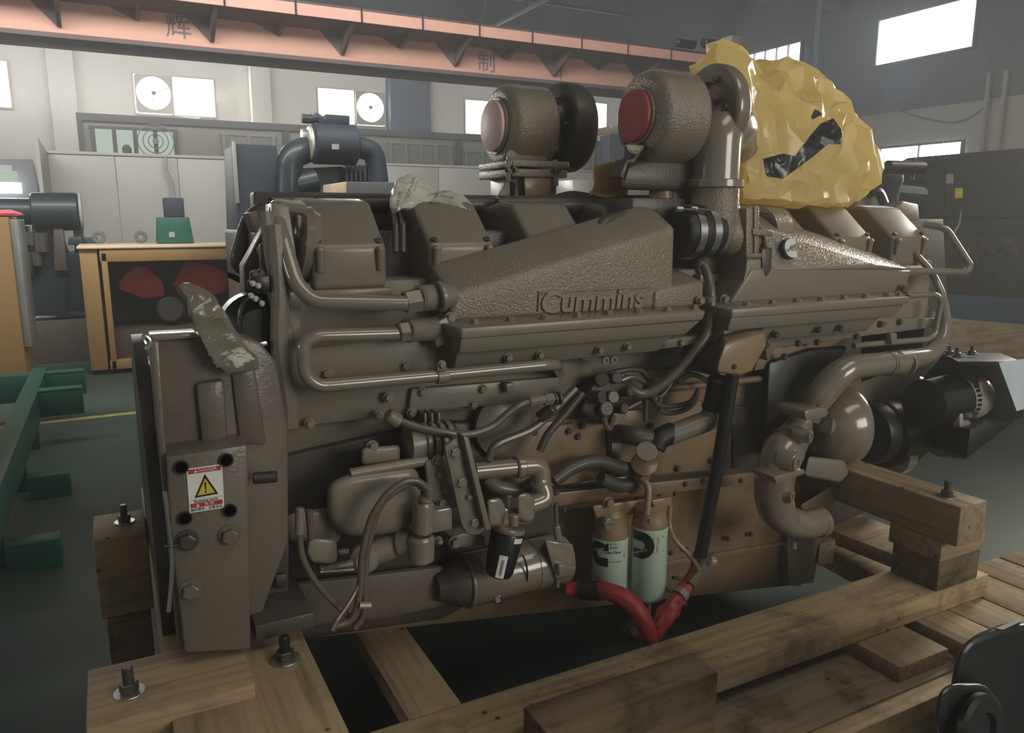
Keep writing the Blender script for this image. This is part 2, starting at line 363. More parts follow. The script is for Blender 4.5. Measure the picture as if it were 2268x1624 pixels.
# roof trusses: chords carry the web members
for X in (-1.5, 3.5, 8.5):
    zt = lambda y: 11.0-(y-4)*.1812 if y > 4 else 11.0-(4-y)*.2
    bm = tube([(X, 19.9, 6.15), (X, -8.8, 6.15)], .055, 6)
    bm = tube([(X, 19.9, zt(19.9)-.05), (X, 4, zt(4)-.05), (X, -8.8, zt(-8.8)-.05)], .06, 6, bm)
    t = struct('ceiling_truss', bm, M['truss'])
    ys = [19.9-1.8*i for i in range(12)]
    for i, y in enumerate(ys):
        y2 = ys[i+1] if i+1 < len(ys) else y-1.8
        obj('web_member', tube([(X, y, 6.15), (X, y, zt(y)-.05)], .03, 5), M['truss'], t)
        obj('web_member', tube([(X, y, 6.15), (X, y2, zt(y2)-.05)] if i % 2 else [(X, y, zt(y)-.05), (X, y2, 6.15)], .03, 5), M['truss'], t)
for y in (18.5, 16, 13.5, 11, 8.5, 6, 3.5, 1):
    z = (11.0-(y-4)*.1812 if y > 4 else 11.0-(4-y)*.2)-.02
    struct('ceiling_purlin', box(-16, WX, y-.04, y+.04, z-.1, z+.05, 0), M['truss'])
for y in (15.5, 10.5):
    t = struct('ceiling_brace', tube([(-16, y, 6.3), (11.2, y, 6.3)], .05, 6), M['truss'])
    for i in range(15):
        x = -10+i*1.4; z = 11.0-(y-4)*.1812-.1
        obj('web_member', tube([(x, y, 6.3), (x+.7, y, z)], .022, 4), M['truss'], t); obj('web_member', tube([(x+.7, y, z), (x+1.4, y, 6.3)], .022, 4), M['truss'], t)
# high windows
def wall_window(n, px0, px1, pyt, pyb, Y, mid=None, fan=None, m='day', frame='wallw'):
    xm = (px0+px1)/2
    x0, x1 = P(px0, pyt, Y=Y).x, P(px1, pyt, Y=Y).x; z1, z0 = P(px0, pyt, Y=Y).z, P(px0, pyb, Y=Y).z
    f = .035
    bm = join(box(x0-f, x1+f, Y-.1, Y, z1, z1+f, .0), box(x0-f, x1+f, Y-.1, Y, z0-f, z0, 0), box(x0-f, x0, Y-.1, Y, z0, z1, 0), box(x1, x1+f, Y-.1, Y, z0, z1, 0))
    t = struct('window_%d' % n, bm, M[frame]); xs = [x0]+([P(mid, pyt, Y=Y).x] if mid else [])+[x1]
    for i in range(len(xs)-1):
        a, b = xs[i], xs[i+1]
        if fan == i:
            r = min(b-a, z1-z0)*.47; c = Vector(((a+b)/2, Y-.14, (z0+z1)/2+.02))
            bm = bmesh.new(); n8 = 28
            o = [bm.verts.new((c.x+math.cos(2*math.pi*k/n8)*r, Y-.12, c.z+math.sin(2*math.pi*k/n8)*r)) for k in range(n8)]
            sq = [bm.verts.new((c.x+max(-1, min(1, 1.42*math.cos(2*math.pi*k/n8)))*(b-a)/2, Y-.12, (z0+z1)/2+max(-1, min(1, 1.42*math.sin(2*math.pi*k/n8)))*(z1-z0)/2)) for k in range(n8)]
            for k in range(n8): bm.faces.new((o[k], o[(k+1) % n8], sq[(k+1) % n8], sq[k]))
            bmesh.ops.recalc_face_normals(bm, faces=bm.faces); r_ = bmesh.ops.extrude_face_region(bm, geom=bm.faces[:])
            bmesh.ops.translate(bm, vec=(0, -.05, 0), verts=[v for v in r_['geom'] if isinstance(v, bmesh.types.BMVert)]); bmesh.ops.recalc_face_normals(bm, faces=bm.faces)
            obj('fan_plate', bm, M['panel'], t)
            obj('fan_hub', cyl((c.x, Y-.2, c.z), (c.x, Y-.1, c.z), r*.13), M['trimm'], t)
            for k in range(3):
                an = k*2.094+.4; obj('fan_strut', tube([c, c+Vector((math.cos(an)*r, 0, math.sin(an)*r))], .012, 5), M['panel'], t)
        obj('pane', box(a, b, Y-.05, Y-.03, z0, z1, 0), M[m], t)
        if i: obj('mullion', box(a-.035, a+.035, Y-.12, Y-.02, z0, z1, 0), M[frame], t)
wall_window(1, 295, 470, 165, 256-6, WY, mid=376, fan=0)
wall_window(2, 702, 846, 196, 272, WY, mid=783, fan=1)
wall_window(3, 1028, 1150, 222, 296, WY, mid=1090)
wall_window(4, 1262, 1340, 215+10, 282, WY)
wall_window(5, -60, 14, 132, 234, WY)
def rwall_window(n, pts, mull, frame='trimm', m='dayc', WX=WX):
    q = [P(x, y, X=WX-.06) for x, y in pts]; y0, y1 = q[0].y, q[1].y; z1 = (q[0].z+q[1].z)/2; z0 = (q[2].z+q[3].z)/2
    f = .07; X0, X1 = WX-.16, WX-.03; ya, yb = min(y0, y1), max(y0, y1)
    t = struct('window_%d' % n, join(box(X0, X1, ya-f, yb+f, z1, z1+f, 0), box(X0, X1, ya-f, yb+f, z0-f, z0, 0), box(X0, X1, ya-f, ya, z0, z1, 0), box(X0, X1, yb, yb+f, z0, z1, 0)), M[frame])
    for i in range(mull+1):
        a = ya+(yb-ya)*i/(mull+1); b = ya+(yb-ya)*(i+1)/(mull+1)
        obj('pane', box(WX-.08, WX-.06, a, b, z0, z1, 0), M[m], t)
        if i: obj('mullion', box(X0, X1, a-.02, a+.02, z0, z1, 0), M[frame], t)
rwall_window(6, [(1952, 44), (2168, -4), (2157, 103), (1941, 146)], 0)
struct('wall_right_return', box(18.5, 18.7, 16.75, WY-.05, 0, 8.2, 0), M['wallr'])
rwall_window(7, [(1652, 124), (1778, 95), (1776, 148), (1652, 172)], 4, WX=18.5)
rwall_window(8, [(1955, 330), (2133, 315), (2131, 353), (1955, 376)], 1)
# pilasters
for px, wd in ((145, .5), (575, .45), (900, 1.1)):
    x = P(px, 250, Y=WY).x; struct('wall_back_pillar', box(x-wd/2, x+wd/2, WY-.35, WY, 0, 6.5, .01), M['wall' if px != 900 else 'wallr'])
for py in (8.6, 3.5):
    struct('wall_right_pillar', box(WX-.4, WX, py-.35, py+.35, 0, 9, .01), M['wallw'])
pp = P(2215, 300, X=WX-.1).y
for dy in (0, .45): tag(obj('wall_conduit', tube([(WX-.12, pp+dy, 0), (WX-.12, pp+dy, 5.6)], .07, 8), M['panel']), 'grey vertical pipe on the right wall, the one '+('nearer the view edge' if dy == 0 else 'nearer the hall corner'), 'pipe', 'wall pipes')
tag(obj('wall_cable', tube(smoothpath([P(1960, 235, X=WX-.05), P(2060, 265, X=WX-.05), P(2130, 268, X=WX-.05), P(2200, 225, X=WX-.05)]), .03, 6), M['trimm']), 'dark cable sagging across the cream right wall', 'cable')
# upstairs offices along the back wall
OY = 18.0
x0, x1 = P(176, 258, Y=OY).x, P(1400, 300, Y=OY).x; zt = P(600, 279, Y=OY).z
struct('wall_office', box(x0, x1, OY, OY+.15, 0, zt-.03, 0), M['panel'])
struct('trim_2', join(box(x0-.06, x1, OY-.08, OY, zt-.09, zt+.05, 0), box(x0-.06, x0+.04, OY-.06, OY, 0, zt, 0)), M['trimm'])
for i, px in enumerate((632, 1014, 1240)):
    x = P(px, 300, Y=OY).x; struct('trim_%d' % (3+i), box(x-.07, x+.07, OY-.06, OY, 0, zt, 0), M['trimm'])
def office_window(n, px0, px1, pyt, pyb, k, m, extra=()):
    a, z1 = P(px0, pyt, Y=OY-.05).x, P((px0+px1)/2, pyt, Y=OY-.05).z; b, z0 = P(px1, pyt, Y=OY-.05).x, P((px0+px1)/2, pyb, Y=OY-.05).z
    t = struct('window_%d' % n, join(box(a-.06, b+.06, OY-.07, OY, z1, z1+.06, 0), box(a-.06, b+.06, OY-.07, OY, z0-.06, z0, 0)), M['trimm' if m == 'lit' else 'panel'])
    for i in range(k):
        c = a+(b-a)*i/k; d = a+(b-a)*(i+1)/k
        obj('pane', box(c, d, OY-.045, OY-.02, z0, z1, 0), M[m], t)
        obj('mullion', box(c-.04, c+.04, OY-.08, OY, z0, z1, 0), M['trimm' if m == 'lit' else 'panel'], t)
    obj('mullion', box(b-.04, b+.04, OY-.08, OY, z0, z1, 0), M['trimm' if m == 'lit' else 'panel'], t); return t
office_window(9, 205, 387, 289, 345, 4, 'lit')
office_window(10, 495, 605, 302, 336, 2, 'glassd')
office_window(11, 864, 998, 321, 366, 4, 'glassd')
office_window(12, 1032, 1068, 337, 372, 1, 'glassd')
# people and a fan seen against the lit office panes: dark small shapes
p = P(281, 331, Y=OY-.2)
pe = thing('person', (p.x, p.y, p.z-.3), 'head and shoulders of a person behind the lit upstairs office window', 'person')
obj('body', lathe((p.x, p.y, p.z-.42), (0, 0, 1), [(0, .2), (.16, .17), (.26, .06), (.3, .05), (.36, .085), (.44, .09), (.5, .05), (.52, 0)], 14), M['trimm'], pe)
p = P(345, 313, Y=OY-.15); fo = thing('wall_fan', (p.x, p.y, p.z), 'round grille fan standing inside the lit office window', 'fan')
for r in (.14, .24, .34): obj('ring', tube([(p.x+math.cos(a*.2618)*r, p.y, p.z+math.sin(a*.2618)*r) for a in range(25)], .012, 5), M['glassd'], fo)
obj('hub', cyl((p.x, p.y-.05, p.z), (p.x, p.y+.05, p.z), .06), M['glassd'], fo)
# white partition panels on the shop floor
def panelrun(px0, px1, py, Y, n, lab, zb=0):
    a, b = P(px0, py, Y=Y).x, P(px1, py, Y=Y).x; z = P(px0, py, Y=Y).z
    t = thing('partition_screen', ((a+b)/2, Y, zb), lab, 'partition')
    for i in range(n):
        c = a+(b-a)*i/n; d = a+(b-a)*(i+1)/n; obj('panel', box(c+.004, d-.004, Y, Y+.06, 0, z, .004), M['panel'], t)
    obj('top_rail', box(a, b, Y-.02, Y+.08, z, z+.04, .004), M['panel'], t); return t
t = panelrun(105, 521, 340, 12.0, 3, 'long white partition screen behind the ochre enclosure')
q = [P(84, 305, Y=11.2), P(106, 338, Y=12)]
obj('end_panel', hull([(q[0].x, 11.2, 0), (q[0].x, 11.2, q[0].z), (q[1].x, 12, q[1].z), (q[1].x, 12, 0), (q[0].x-.04, 11.2, 0), (q[0].x-.04, 11.2, q[0].z), (q[1].x-.04, 12, q[1].z), (q[1].x-.04, 12, 0)], 0), M['panel'], t)
panelrun(838, 1420, 366, 13.0, 5, 'low white partition screen seen behind the first turbocharger')
tag(obj('hanging_cable', tube(smoothpath([P(368, 345, Y=11.9), P(368, 375, Y=11.9), P(380, 400, Y=11.9), P(386, 440, Y=11.9)]), .018, 5), M['glassd']), 'thin grey cable hanging down the long white partition screen', 'cable')
# ================================================================== OVERHEAD CRANE
CRY = 12.0
cx0, cx1 = -15.5, P(1592, 120, Y=CRY).x
zb, zw = P(1080, 167, Y=CRY).z, P(1080, 64, Y=CRY).z
tz1, tz0 = P(1082, 61, Y=11.3).z, P(1082, 81, Y=11.3).z
crn = thing('overhead_crane', (cx1, CRY, 4), 'salmon pink overhead travelling crane girder spanning the hall', 'crane')
obj('web_plate', box(cx0, cx1, CRY, CRY+.55, zb, zw, .004), M['crane'], crn)
obj('bottom_flange', box(cx0, cx1, CRY-.12, CRY+.67, zb-.06, zb, .004), M['craned'], crn)
obj('top_flange', box(cx0, cx1, CRY-.1, CRY+.65, zw, zw+.04, .004), M['craned'], crn)
obj('walkway', box(cx0, cx1, 11.3, CRY, tz0-.02, tz0+.02, 0), M['craned'], crn)
obj('toe_plate', box(cx0, cx1, 11.27, 11.3, tz0-.02, tz1, 0), M['crane'], crn)
sx = P(1243, 125, Y=CRY).x
obj('web_seam', box(sx-.008, sx+.008, CRY-.004, CRY+.01, zb, tz0, 0), M['craned'], crn)
g0 = P(1006, 105, Y=CRY).x; gs = (P(1225, 130, Y=CRY).x-g0)
for k in range(-22, 5):
    x = g0+k*gs/2
    if cx0 < x < cx1-.2:
        dz = .34 if k % 2 == 0 else .16
        obj('gusset', prism([(x-.02, 11.32, tz0-.02), (x-.02, CRY, tz0-.02), (x-.02, CRY, tz0-dz), (x-.02, CRY-.08, tz0-dz)], (.05, 0, 0), 0), M['craned'], crn)
        obj('gusset_rib', prism([(x, CRY-.06, tz0-.02), (x-.32, CRY-.01, tz0-.02), (x-.02, CRY-.01, tz0-dz)], (0, .01, 0), 0), M['craned'], crn)
        obj('stanchion', tube([(x+.1, 11.25, tz0-.03), (x+.1, 11.25, tz1+.07)], .012, 5), M['truss'], crn)
for ch, px, py in (('辉', 395, 62), ('制', 1078, 141)):
    p = P(px, py, Y=CRY-.006); obj('lettering', place_bm(text_bm(ch, .34, .002), p, (1, 0, 0), (0, 0, 1)), M['greyink'], crn)
e = P(1590, 118, Y=CRY)
obj('end_truck', box(cx1-.4, cx1+.05, 10.9, 13.2, zb-.05, zb+.35, .02), M['crane'], crn)
obj('hoist_motor', cyl((cx1-.75, 11.6, zw+.13), (cx1-.4, 11.6, zw+.13), .1, n=16, c=.02), M['black'], crn)
obj('hoist_drum', cyl((cx1-1.3, 11.7, zw+.1), (cx1-.85, 11.7, zw+.1), .09, n=16, c=.02), M['black'], crn)
obj('control_cabinet', box(cx1-.15, cx1+.15, 11.5, 11.8, zw+.08, zw+.3, .01), M['panel'], crn)
# ================================================================== MACHINES BEHIND
# yellow enclosure (open box), its posts, roof and what lies in it
EY = 9.3
ex0, ex1 = P(174, 552, Y=EY).x, P(531, 560, Y=EY).x; ez0, ez1 = max(.05, P(203, 832, Y=EY).z), P(174, 552, Y=EY).z
en = thing('ochre_enclosure', ((ex0+ex1)/2, EY+.6, 0), 'ochre yellow generator enclosure with an open front and red bags inside', 'enclosure')
D = .95; f = .13
xi = P(240, 600, Y=EY).x
obj('side_panel', box(ex0, xi-.09, EY, EY+D, ez0, ez1, .01), M['yellowp'], en)
obj('corner_post', box(xi-.06, xi, EY-.02, EY+.1, ez0, ez1-.04, .01), M['yellowp'], en)
obj('corner_post', box(ex1-.07, ex1, EY-.02, EY+.1, ez0, ez1, .01), M['yellowp'], en)
obj('top_beam', box(xi-.07, ex1, EY-.02, EY+.1, ez1-.14, ez1, .01), M['yellowp'], en)
obj('bottom_beam', box(xi-.07, ex1, EY-.02, EY+.1, ez0, ez0+.1, .01), M['yellowp'], en)
obj('back_panel', box(ex0, ex1, EY+D-.04, EY+D, ez0, ez1, 0), M['inner'], en)
obj('end_panel', box(ex1-.03, ex1-.005, EY+.1, EY+D, ez0, ez1, 0), M['inner'], en)
obj('floor_panel', box(xi, ex1, EY+.1, EY+D, ez0+.02, ez0+.4, .01), M['inner'], en)
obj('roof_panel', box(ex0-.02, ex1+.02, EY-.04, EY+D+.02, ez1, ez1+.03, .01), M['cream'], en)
for px in (221, 313):
    p = P(px, 540, Y=EY+.5); z = ez1+.03
    obj('lifting_eye', tube([(p.x+math.cos(a*.3927)*.05, p.y, z+.08+math.sin(a*.3927)*.05) for a in range(17)], .02, 6), M['trimm'], en)
obj('caster', cyl((ex0+.42, EY+.1, .07), (ex0+.42, EY+.16, .07), .07, n=16), M['trimm'], en)
obj('caster', cyl((ex1-.2, EY+.1, .07), (ex1-.2, EY+.16, .07), .07, n=16), M['trimm'], en)
obj('foot_block', box(ex0+.05, ex0+.3, EY+.1, EY+.8, 0, ez0, 0), M['inner'], en)
def redbag(pts, lab, Y=EY+.35, seed=1):
    h = [P(x, y, Y=Y) for x, y in pts]; h += [v+Vector((0, .22, 0)) for v in h]; c = sum(h, Vector())/len(h); h.append(c-Vector((0, .12, 0)))
    o = crumple('red_bag', [h], .03, .012, 5, M['bagred'], None, seed); o.location = (0, 0, 0); tag(o, lab, 'bag', 'red bags hung in the ochre enclosure')
redbag([(300, 588), (330, 592), (362, 628), (365, 655), (318, 663), (262, 640), (268, 615)], 'red bag in the ochre enclosure, nearest its left post', seed=1)
redbag([(410, 580), (440, 578), (500, 600), (510, 640), (470, 655), (395, 655), (382, 630)], 'red bag in the ochre enclosure, behind the silvery wrap', seed=2)
g = P(378, 686, Y=EY+.3); obj('round_gauge', cyl(g, g+Vector((0, .15, 0)), .15, n=24, c=.02), M['dsteel'], en)
# control box of the set behind
q0, q1 = P(348, 533, Y=EY+.5), P(430, 533, Y=EY+.5)
z0 = ez1+.035; z1 = P(350, 481, Y=EY+.5).z; z2 = P(365, 438, Y=EY+.5).z
cbx = thing('control_cabinet', (q0.x+.2, EY+.6, z0), 'green control box with a dark screen head on the ochre enclosure', 'cabinet')
a, b = P(349, 481, Y=EY+.5).x, P(419, 481, Y=EY+.5).x
obj('body', hull([(q0.x, EY+.5, z0), (q1.x, EY+.5, z0), (a, EY+.5, z1), (b, EY+.5, z1), (q0.x, EY+.8, z0), (q1.x, EY+.8, z0), (a, EY+.8, z1), (b, EY+.8, z1)], .01), M['green'], cbx)
a, b = P(363, 460, Y=EY+.5).x, P(408, 460, Y=EY+.5).x
obj('screen_head', box(a, b, EY+.5, EY+.65, z1, z2, .01), M['navy'], cbx)
obj('label', box(q0.x+.13, q0.x+.19, EY+.49, EY+.5, z0+.07, z0+.13, 0), M['panel'], cbx)
# second enclosure at the left edge and its cloth
lx = P(30, 700, Y=8.2).x; zt_ = P(10, 481, Y=8.2).z
le = thing('ochre_cabinet', (lx-.5, 8.5, 0), 'ochre yellow machine cabinet cut by the left edge of the hall view', 'cabinet')
obj('body', box(lx-1.2, P(38, 600, Y=8.2).x-.02, 8.2, 9.0, .0, zt_, .01), M['yellowp'], le)
obj('glass_side', box(P(38, 600, Y=8.2).x-.02, P(50, 600, Y=8.2).x, 8.25, 8.95, .5, zt_-.02, .01), M['glassd'], le)
h = [P(x, y, Y=8.3) for x, y in ((-20, 466), (20, 465), (46, 473), (48, 481), (20, 484), (-20, 484))]
h = [Vector((v.x, v.y, max(v.z, zt_+.012))) for v in h]
tag(crumple('pink_cloth', [h+[v+Vector((0, .35, 0)) for v in h]], .02, .006, 9, M['pinkcloth'], None, 3), 'pink cloth folded on top of the ochre cabinet', 'cloth')
# dark generator set behind, with its air cleaner
dg_ = thing('generator_set', (P(130, 700, Y=10.4).x, 10.6, 0), 'dark grey generator set with a horizontal cylinder air cleaner', 'generator')
def pbox(name, pix, Y0, Y1, m, par, bev=.01): return obj(name, plate(pix, Y0, Y1, bev), M[m], par)
obj('base_frame', box(P(-40, 700, Y=10.3).x, P(560, 700, Y=10.3).x, 10.35, 11.4, 0, .5, .01), M['dark'], dg_)
pbox('engine_block', [(45, 560), (165, 560), (165, 528), (215, 528), (240, 690), (60, 690)], 10.4, 11.0, 'teal', dg_)
pbox('radiator_guard', [(-30, 500), (60, 500), (75, 690), (-30, 690)], 10.45, 10.9, 'teal', dg_)
c0, c1 = P(70, 469, Y=10.4), P(176, 469, Y=10.4)
obj('air_cleaner', cyl(c0, c1, .215, n=24, c=.02), M['teal'], dg_); obj('end_cap', cyl(c1, c1+Vector((.03, 0, 0)), .21, n=24, c=.005), M['panel'], dg_)
obj('intake_pipe', tube([c0, c0-Vector((.7, 0, 0))], .15, 12), M['teal'], dg_)
for px in (100, 172): p = P(px, 500, Y=10.4); obj('bracket', box(p.x-.05, p.x+.05, 10.35, 10.5, p.z-.2, p.z+.06, .005), M['teal'], dg_)
for px, py, s in ((40, 600, .09), (62, 612, .12), (95, 560, .14), (70, 545, .1), (85, 590, .1)):
    p = P(px, py, Y=10.3); obj('fitting', cyl(p, p+Vector((0, 0, s*1.6)), s*.6, n=12, c=.01), M['dsteel'], dg_)
pbox('cooling_pack', [(70, 500), (120, 480), (150, 560), (150, 700), (60, 700)], 10.38, 10.8, 'teal', dg_)
pbox('exhaust_column', [(118, 505), (140, 505), (150, 600), (120, 600)], 10.3, 10.5, 'dark', dg_)
pbox('dark_box', [(153, 525), (180, 525), (186, 543), (150, 543)], 10.3, 10.5, 'teal', dg_)
pl = P(18, 415, Y=14); struct('window_13', box(pl.x-.7, pl.x+.17, 14, 14.05, P(18, 428, Y=14).z, P(18, 404, Y=14).z, .0), M['dayc'])
for px, py in ((8, 375), (20, 388), (6, 395)): p = P(px, py, Y=13.8); obj('painted_glint', box(p.x-.06, p.x+.1, 13.8, 13.85, p.z-.05, p.z+.06, 0), M['lit'], bpy.data.objects['window_13'])  # small glowing boxes stand in for reflected window light
pbox('rear_hood', [(-30, 352), (70, 352), (84, 420), (84, 470), (-30, 470)], 14.2, 14.6, 'trimm', dg_)
# teal generator with big air cleaner, right of the partition
TY = 8.0
tg = thing('generator_set', (P(700, 440, Y=TY).x, TY+.5, 0), 'dark teal generator set with a round air cleaner, behind the valve covers', 'generator')
pbox('radiator_cowl', [(521, 318), (612, 322), (628, 450), (530, 600)], TY, TY+.8, 'navy', tg)
x_ = P(640, 440, Y=TY).x; obj('base_frame', box(x_-.05, x_+1.4, TY+.05, TY+.95, 0, .5, .01), M['teal'], tg); obj('lower_block', box(x_+.02, x_+1.0, TY+.15, TY+.85, .5, 1.5, .01), M['teal'], tg)
pbox('cowl_edge', [(515, 312), (522, 318), (531, 450), (523, 450)], TY-.03, TY+.02, 'panel', tg, .003)
pbox('engine_block', [(628, 375), (760, 368), (835, 395), (835, 520), (628, 520)], TY+.1, TY+.9, 'teal', tg)
a, b = P(690, 318, Y=TY), P(788, 318, Y=TY)
obj('air_cleaner', lathe(a, (1, 0, 0), [(0, .0), (0, .17), (.02, .2), (b.x-a.x-.02, .2), (b.x-a.x, .17), (b.x-a.x+.02, 0)], 28), M['navy'], tg)
obj('end_cap', cyl(a-Vector((.03, 0, 0)), a, .17, n=28, c=.008), M['alu'], tg)
p = P(672, 300, Y=TY+.1); obj('clean_air_outlet', cyl(p-Vector((.02, 0, 0)), p+Vector((.1, 0, 0)), .065, n=20, c=.006), M['alu'], tg)
obj('cable_gland', tube(smoothpath([P(668, 262, Y=TY), P(685, 264, Y=TY), P(705, 262, Y=TY), P(715, 285, Y=TY)]), .045, 10), M['navy'], tg)
obj('cable_gland', tube([P(694, 248, Y=TY), P(694, 262, Y=TY)], .03, 8), M['panel'], tg)
pbox('terminal_box', [(722, 252), (775, 256), (775, 276), (722, 276)], TY, TY+.2, 'navy', tg)
pbox('label', [(735, 319), (751, 319), (751, 331), (735, 331)], TY-.215, TY-.205, 'panel', tg, 0)
obj('intake_elbow', tube(fillet([P(790, 325, Y=TY), P(828, 335, Y=TY), P(838, 405, Y=TY)], .18), .11, 16), M['navy'], tg)
obj('turbo_outlet', tube(fillet([P(640, 440, Y=TY), P(642, 345, Y=TY), P(685, 330, Y=TY+.1)], .2), .13, 16), M['teal'], tg)
obj('exhaust_bellows', tube([P(655, 410, Y=TY), P(700, 400, Y=TY)], .12, 16), M['teal'], tg)
for k in range(6): p = P(765+k*10, 375, Y=TY); obj('fin', box(p.x-.012, p.x+.012, TY-.05, TY+.1, p.z-.12, p.z+.04, 0), M['navy'], tg)
obj('hose', tube(smoothpath([P(838, 380, Y=TY), P(848, 400, Y=TY), P(838, 420, Y=TY), P(860, 436, Y=TY)]), .02, 6), M['black'], tg)
eb = thing('electrical_box', tuple(P(800, 440, Y=7.0)), 'grey electrical box with a yellow warning triangle and cream side', 'box')
pbox('lid', [(768, 402), (880, 404), (881, 452), (769, 452)], 7.0, 7.3, 'trimm', eb); pbox('side', [(731, 408), (768, 402), (769, 452), (733, 452)], 7.01, 7.28, 'cream', eb)
pbox('warning_triangle', [(795, 441), (807, 441), (801, 430)], 6.99, 7.0, 'orange', eb, 0)
x_ = P(806, 430, Y=7).x; obj('pedestal', box(x_-.25, x_+.25, 7.05, 7.25, 0, P(800, 450, Y=7.0).z, .01), M['trimm'], eb)
# storage and cabinets behind the second turbocharger
st = thing('storage_racking', (P(1330, 400, Y=16).x, 16, 0), 'cream storage racking stacked with pale boxes beside the back windows', 'racking')
for k, pix in enumerate(([(1296, 292), (1322, 286), (1322, 304), (1296, 308)], [(1326, 285), (1352, 279), (1352, 296), (1326, 300)], [(1356, 278), (1380, 274), (1380, 292), (1356, 295)], [(1290, 318), (1322, 310), (1345, 322), (1345, 400), (1290, 400)], [(1320, 318), (1362, 330), (1362, 380), (1330, 380)])):
    pbox('box' if k < 3 else 'cabinet', pix, 16+.1*k, 16.8, 'cream' if k != 3 else 'panel', st)
pbox('post', [(1316, 318), (1321, 318), (1321, 420), (1316, 420)], 15.9, 16.0, 'trimm', st, 0)
pbox('blue_cabinet', [(1350, 298), (1384, 292), (1384, 372), (1350, 372)], 15.5, 15.9, 'wallr', st)
pbox('blue_crate', [(1286, 375), (1316, 375), (1316, 400), (1286, 400)], 14, 14.5, 'blue', st)
pbox('steel_drum', [(1268, 398), (1304, 398), (1304, 445), (1268, 445)], 11, 11.5, 'alu', st)
# dark generator at the right
RY = 4.5
rg = thing('generator_set', (P(2200, 600, Y=RY).x, RY+.4, 0), 'dark blue-grey generator set on a blue base at the right edge', 'generator')
pbox('canopy', [(2046, 392), (2078, 358), (2112, 350), (2180, 345), (2200, 335), (2400, 318), (2400, 486), (2046, 480)], RY, RY+.9, 'canopy', rg, .03)
pbox('lower_cowl', [(2042, 480), (2400, 486), (2400, 522), (2110, 520), (2042, 500)], RY+.05, RY+.9, 'canopy', rg)
pbox('engine_block', [(2092, 520), (2400, 520), (2400, 668), (2100, 652)], RY+.1, RY+.8, 'black', rg)
pbox('blue_base', [(2090, 650), (2400, 668), (2400, 738), (2100, 705)], RY, RY+.9, 'blue', rg)
pbox('pallet_beam', [(2090, 704), (2400, 730), (2400, 830), (2110, 782)], RY-.05, RY+.9, 'woodx', rg)
pbox('window_panel', [(2095, 372), (2180, 365), (2180, 458), (2095, 460)], RY-.02, RY, 'canopy', rg, 0)
pbox('label', [(2097, 386), (2112, 385), (2112, 406), (2097, 407)], RY-.03, RY-.02, 'glassd', rg, 0)
pbox('label', [(2116, 417), (2132, 416), (2132, 438), (2116, 439)], RY-.03, RY-.02, 'yellow', rg, 0)
obj('cable', tube(smoothpath([P(2128, 468, Y=RY-.05), P(2124, 495, Y=RY-.05), P(2108, 525, Y=RY-.05)]), .01, 6), M['glassd'], rg)
for k in range(3): p = P(2150+k*40, 590, Y=RY); obj('wheel_cover', cyl(p, p+Vector((0, .15, 0)), .12+.03*k, n=20, c=.02), M['canopy'], rg)
for k in range(8): p = P(2120+k*18, 535+(k % 3)*22, Y=RY+.05); bolt(rg, p, r=.025, h=.03, m='dark')
# engine parts standing beyond the yellow bag
bq = thing('engine_on_stand', tuple(P(2000, 470, Y=3.6)), 'second brown engine with black breather standing beyond the yellow bag', 'engine')
pbox('rocker_box', [(1986, 458), (2000, 445), (2034, 452), (2038, 488), (1992, 490)], 3.4, 3.7, 'cast', bq)
pbox('rocker_box', [(1900, 440), (1968, 430), (1985, 460), (1985, 500), (1905, 500)], 3.5, 3.9, 'paint', bq)
a, b = P(1961, 370, Y=3.6), P(2046, 372, Y=3.6); obj('tank', cyl(a, b, .045, n=16, c=.02), M['black'], bq)
a = P(2026, 350, Y=3.6); obj('valve', cyl(a, a-Vector((0, 0, .15)), .012), M['black'], bq)
a = P(1975, 392, Y=3.5); obj('breather', lathe(a-Vector((0, 0, .16)), (0, 0, 1), [(0, .05), (.1, .06), (.13, .075), (.17, .07), (.18, .0)], 20), M['navy'], bq)
obj('hose', tube(smoothpath([P(1925, 430, Y=3.4), P(1945, 425, Y=3.4), P(1958, 450, Y=3.4)]), .03, 8), M['black'], bq)
obj('manifold', tube([P(1960, 425, Y=3.8), P(2040, 432, Y=3.8)], .06, 10), M['navy'], bq)
obj('stand', box(P(1900, 600, Y=3.7).x, P(2080, 600, Y=3.7).x, 3.65, 4.25, 0, .95, .01), M['dark'], bq)
pbox('block', [(1890, 485), (2090, 485), (2100, 700), (1890, 700)], 3.6, 4.3, 'dark', bq)
# green steel frames on the floor
gz = .42
gf = thing('steel_base', (P(60, 950, Z=gz).x, 5.5, 0), 'green painted steel base frame lying on the floor at the left', 'frame')
def chan(name, x0, x1, y0, y1, z0=None, z1=gz, m='green'): return obj(name, join(box(x0, x1, y0, y1, z1-.02, z1, .003), box(x0, x1, y0, y0+.02, (z0 if z0 is not None else z1-.2), z1-.01, .003)), M[m], gf)
xl = P(20, 1000, Z=gz).x; xr = P(187, 820, Z=gz).x; ya = P(187, 820, Z=gz).y; yb = P(183, 858, Z=gz).y
xm = P(70, 900, Z=gz).x
chan('cross_beam', xm, xr, ya, ya+.12); chan('cross_beam', xm, xr, yb, yb+.12)
obj('long_beam', box(xm-.11, xm, 2.2, ya+.3, gz-.22, gz, .004), M['green'], gf); obj('long_beam', box(xm-1.6, xm-1.5, 2.2, ya+.3, gz-.22, gz, .004), M['green'], gf)
obj('rear_beam', box(xm-2.5, xm-.1, ya-.02, ya+.1, gz-.22, gz+.0, .004), M['green'], gf)
for y in (5.0, 3.9, 2.9): obj('cross_beam', box(xm-1.5, xm-.1, y, y+.1, gz-.2, gz-.02, .003), M['green'], gf)
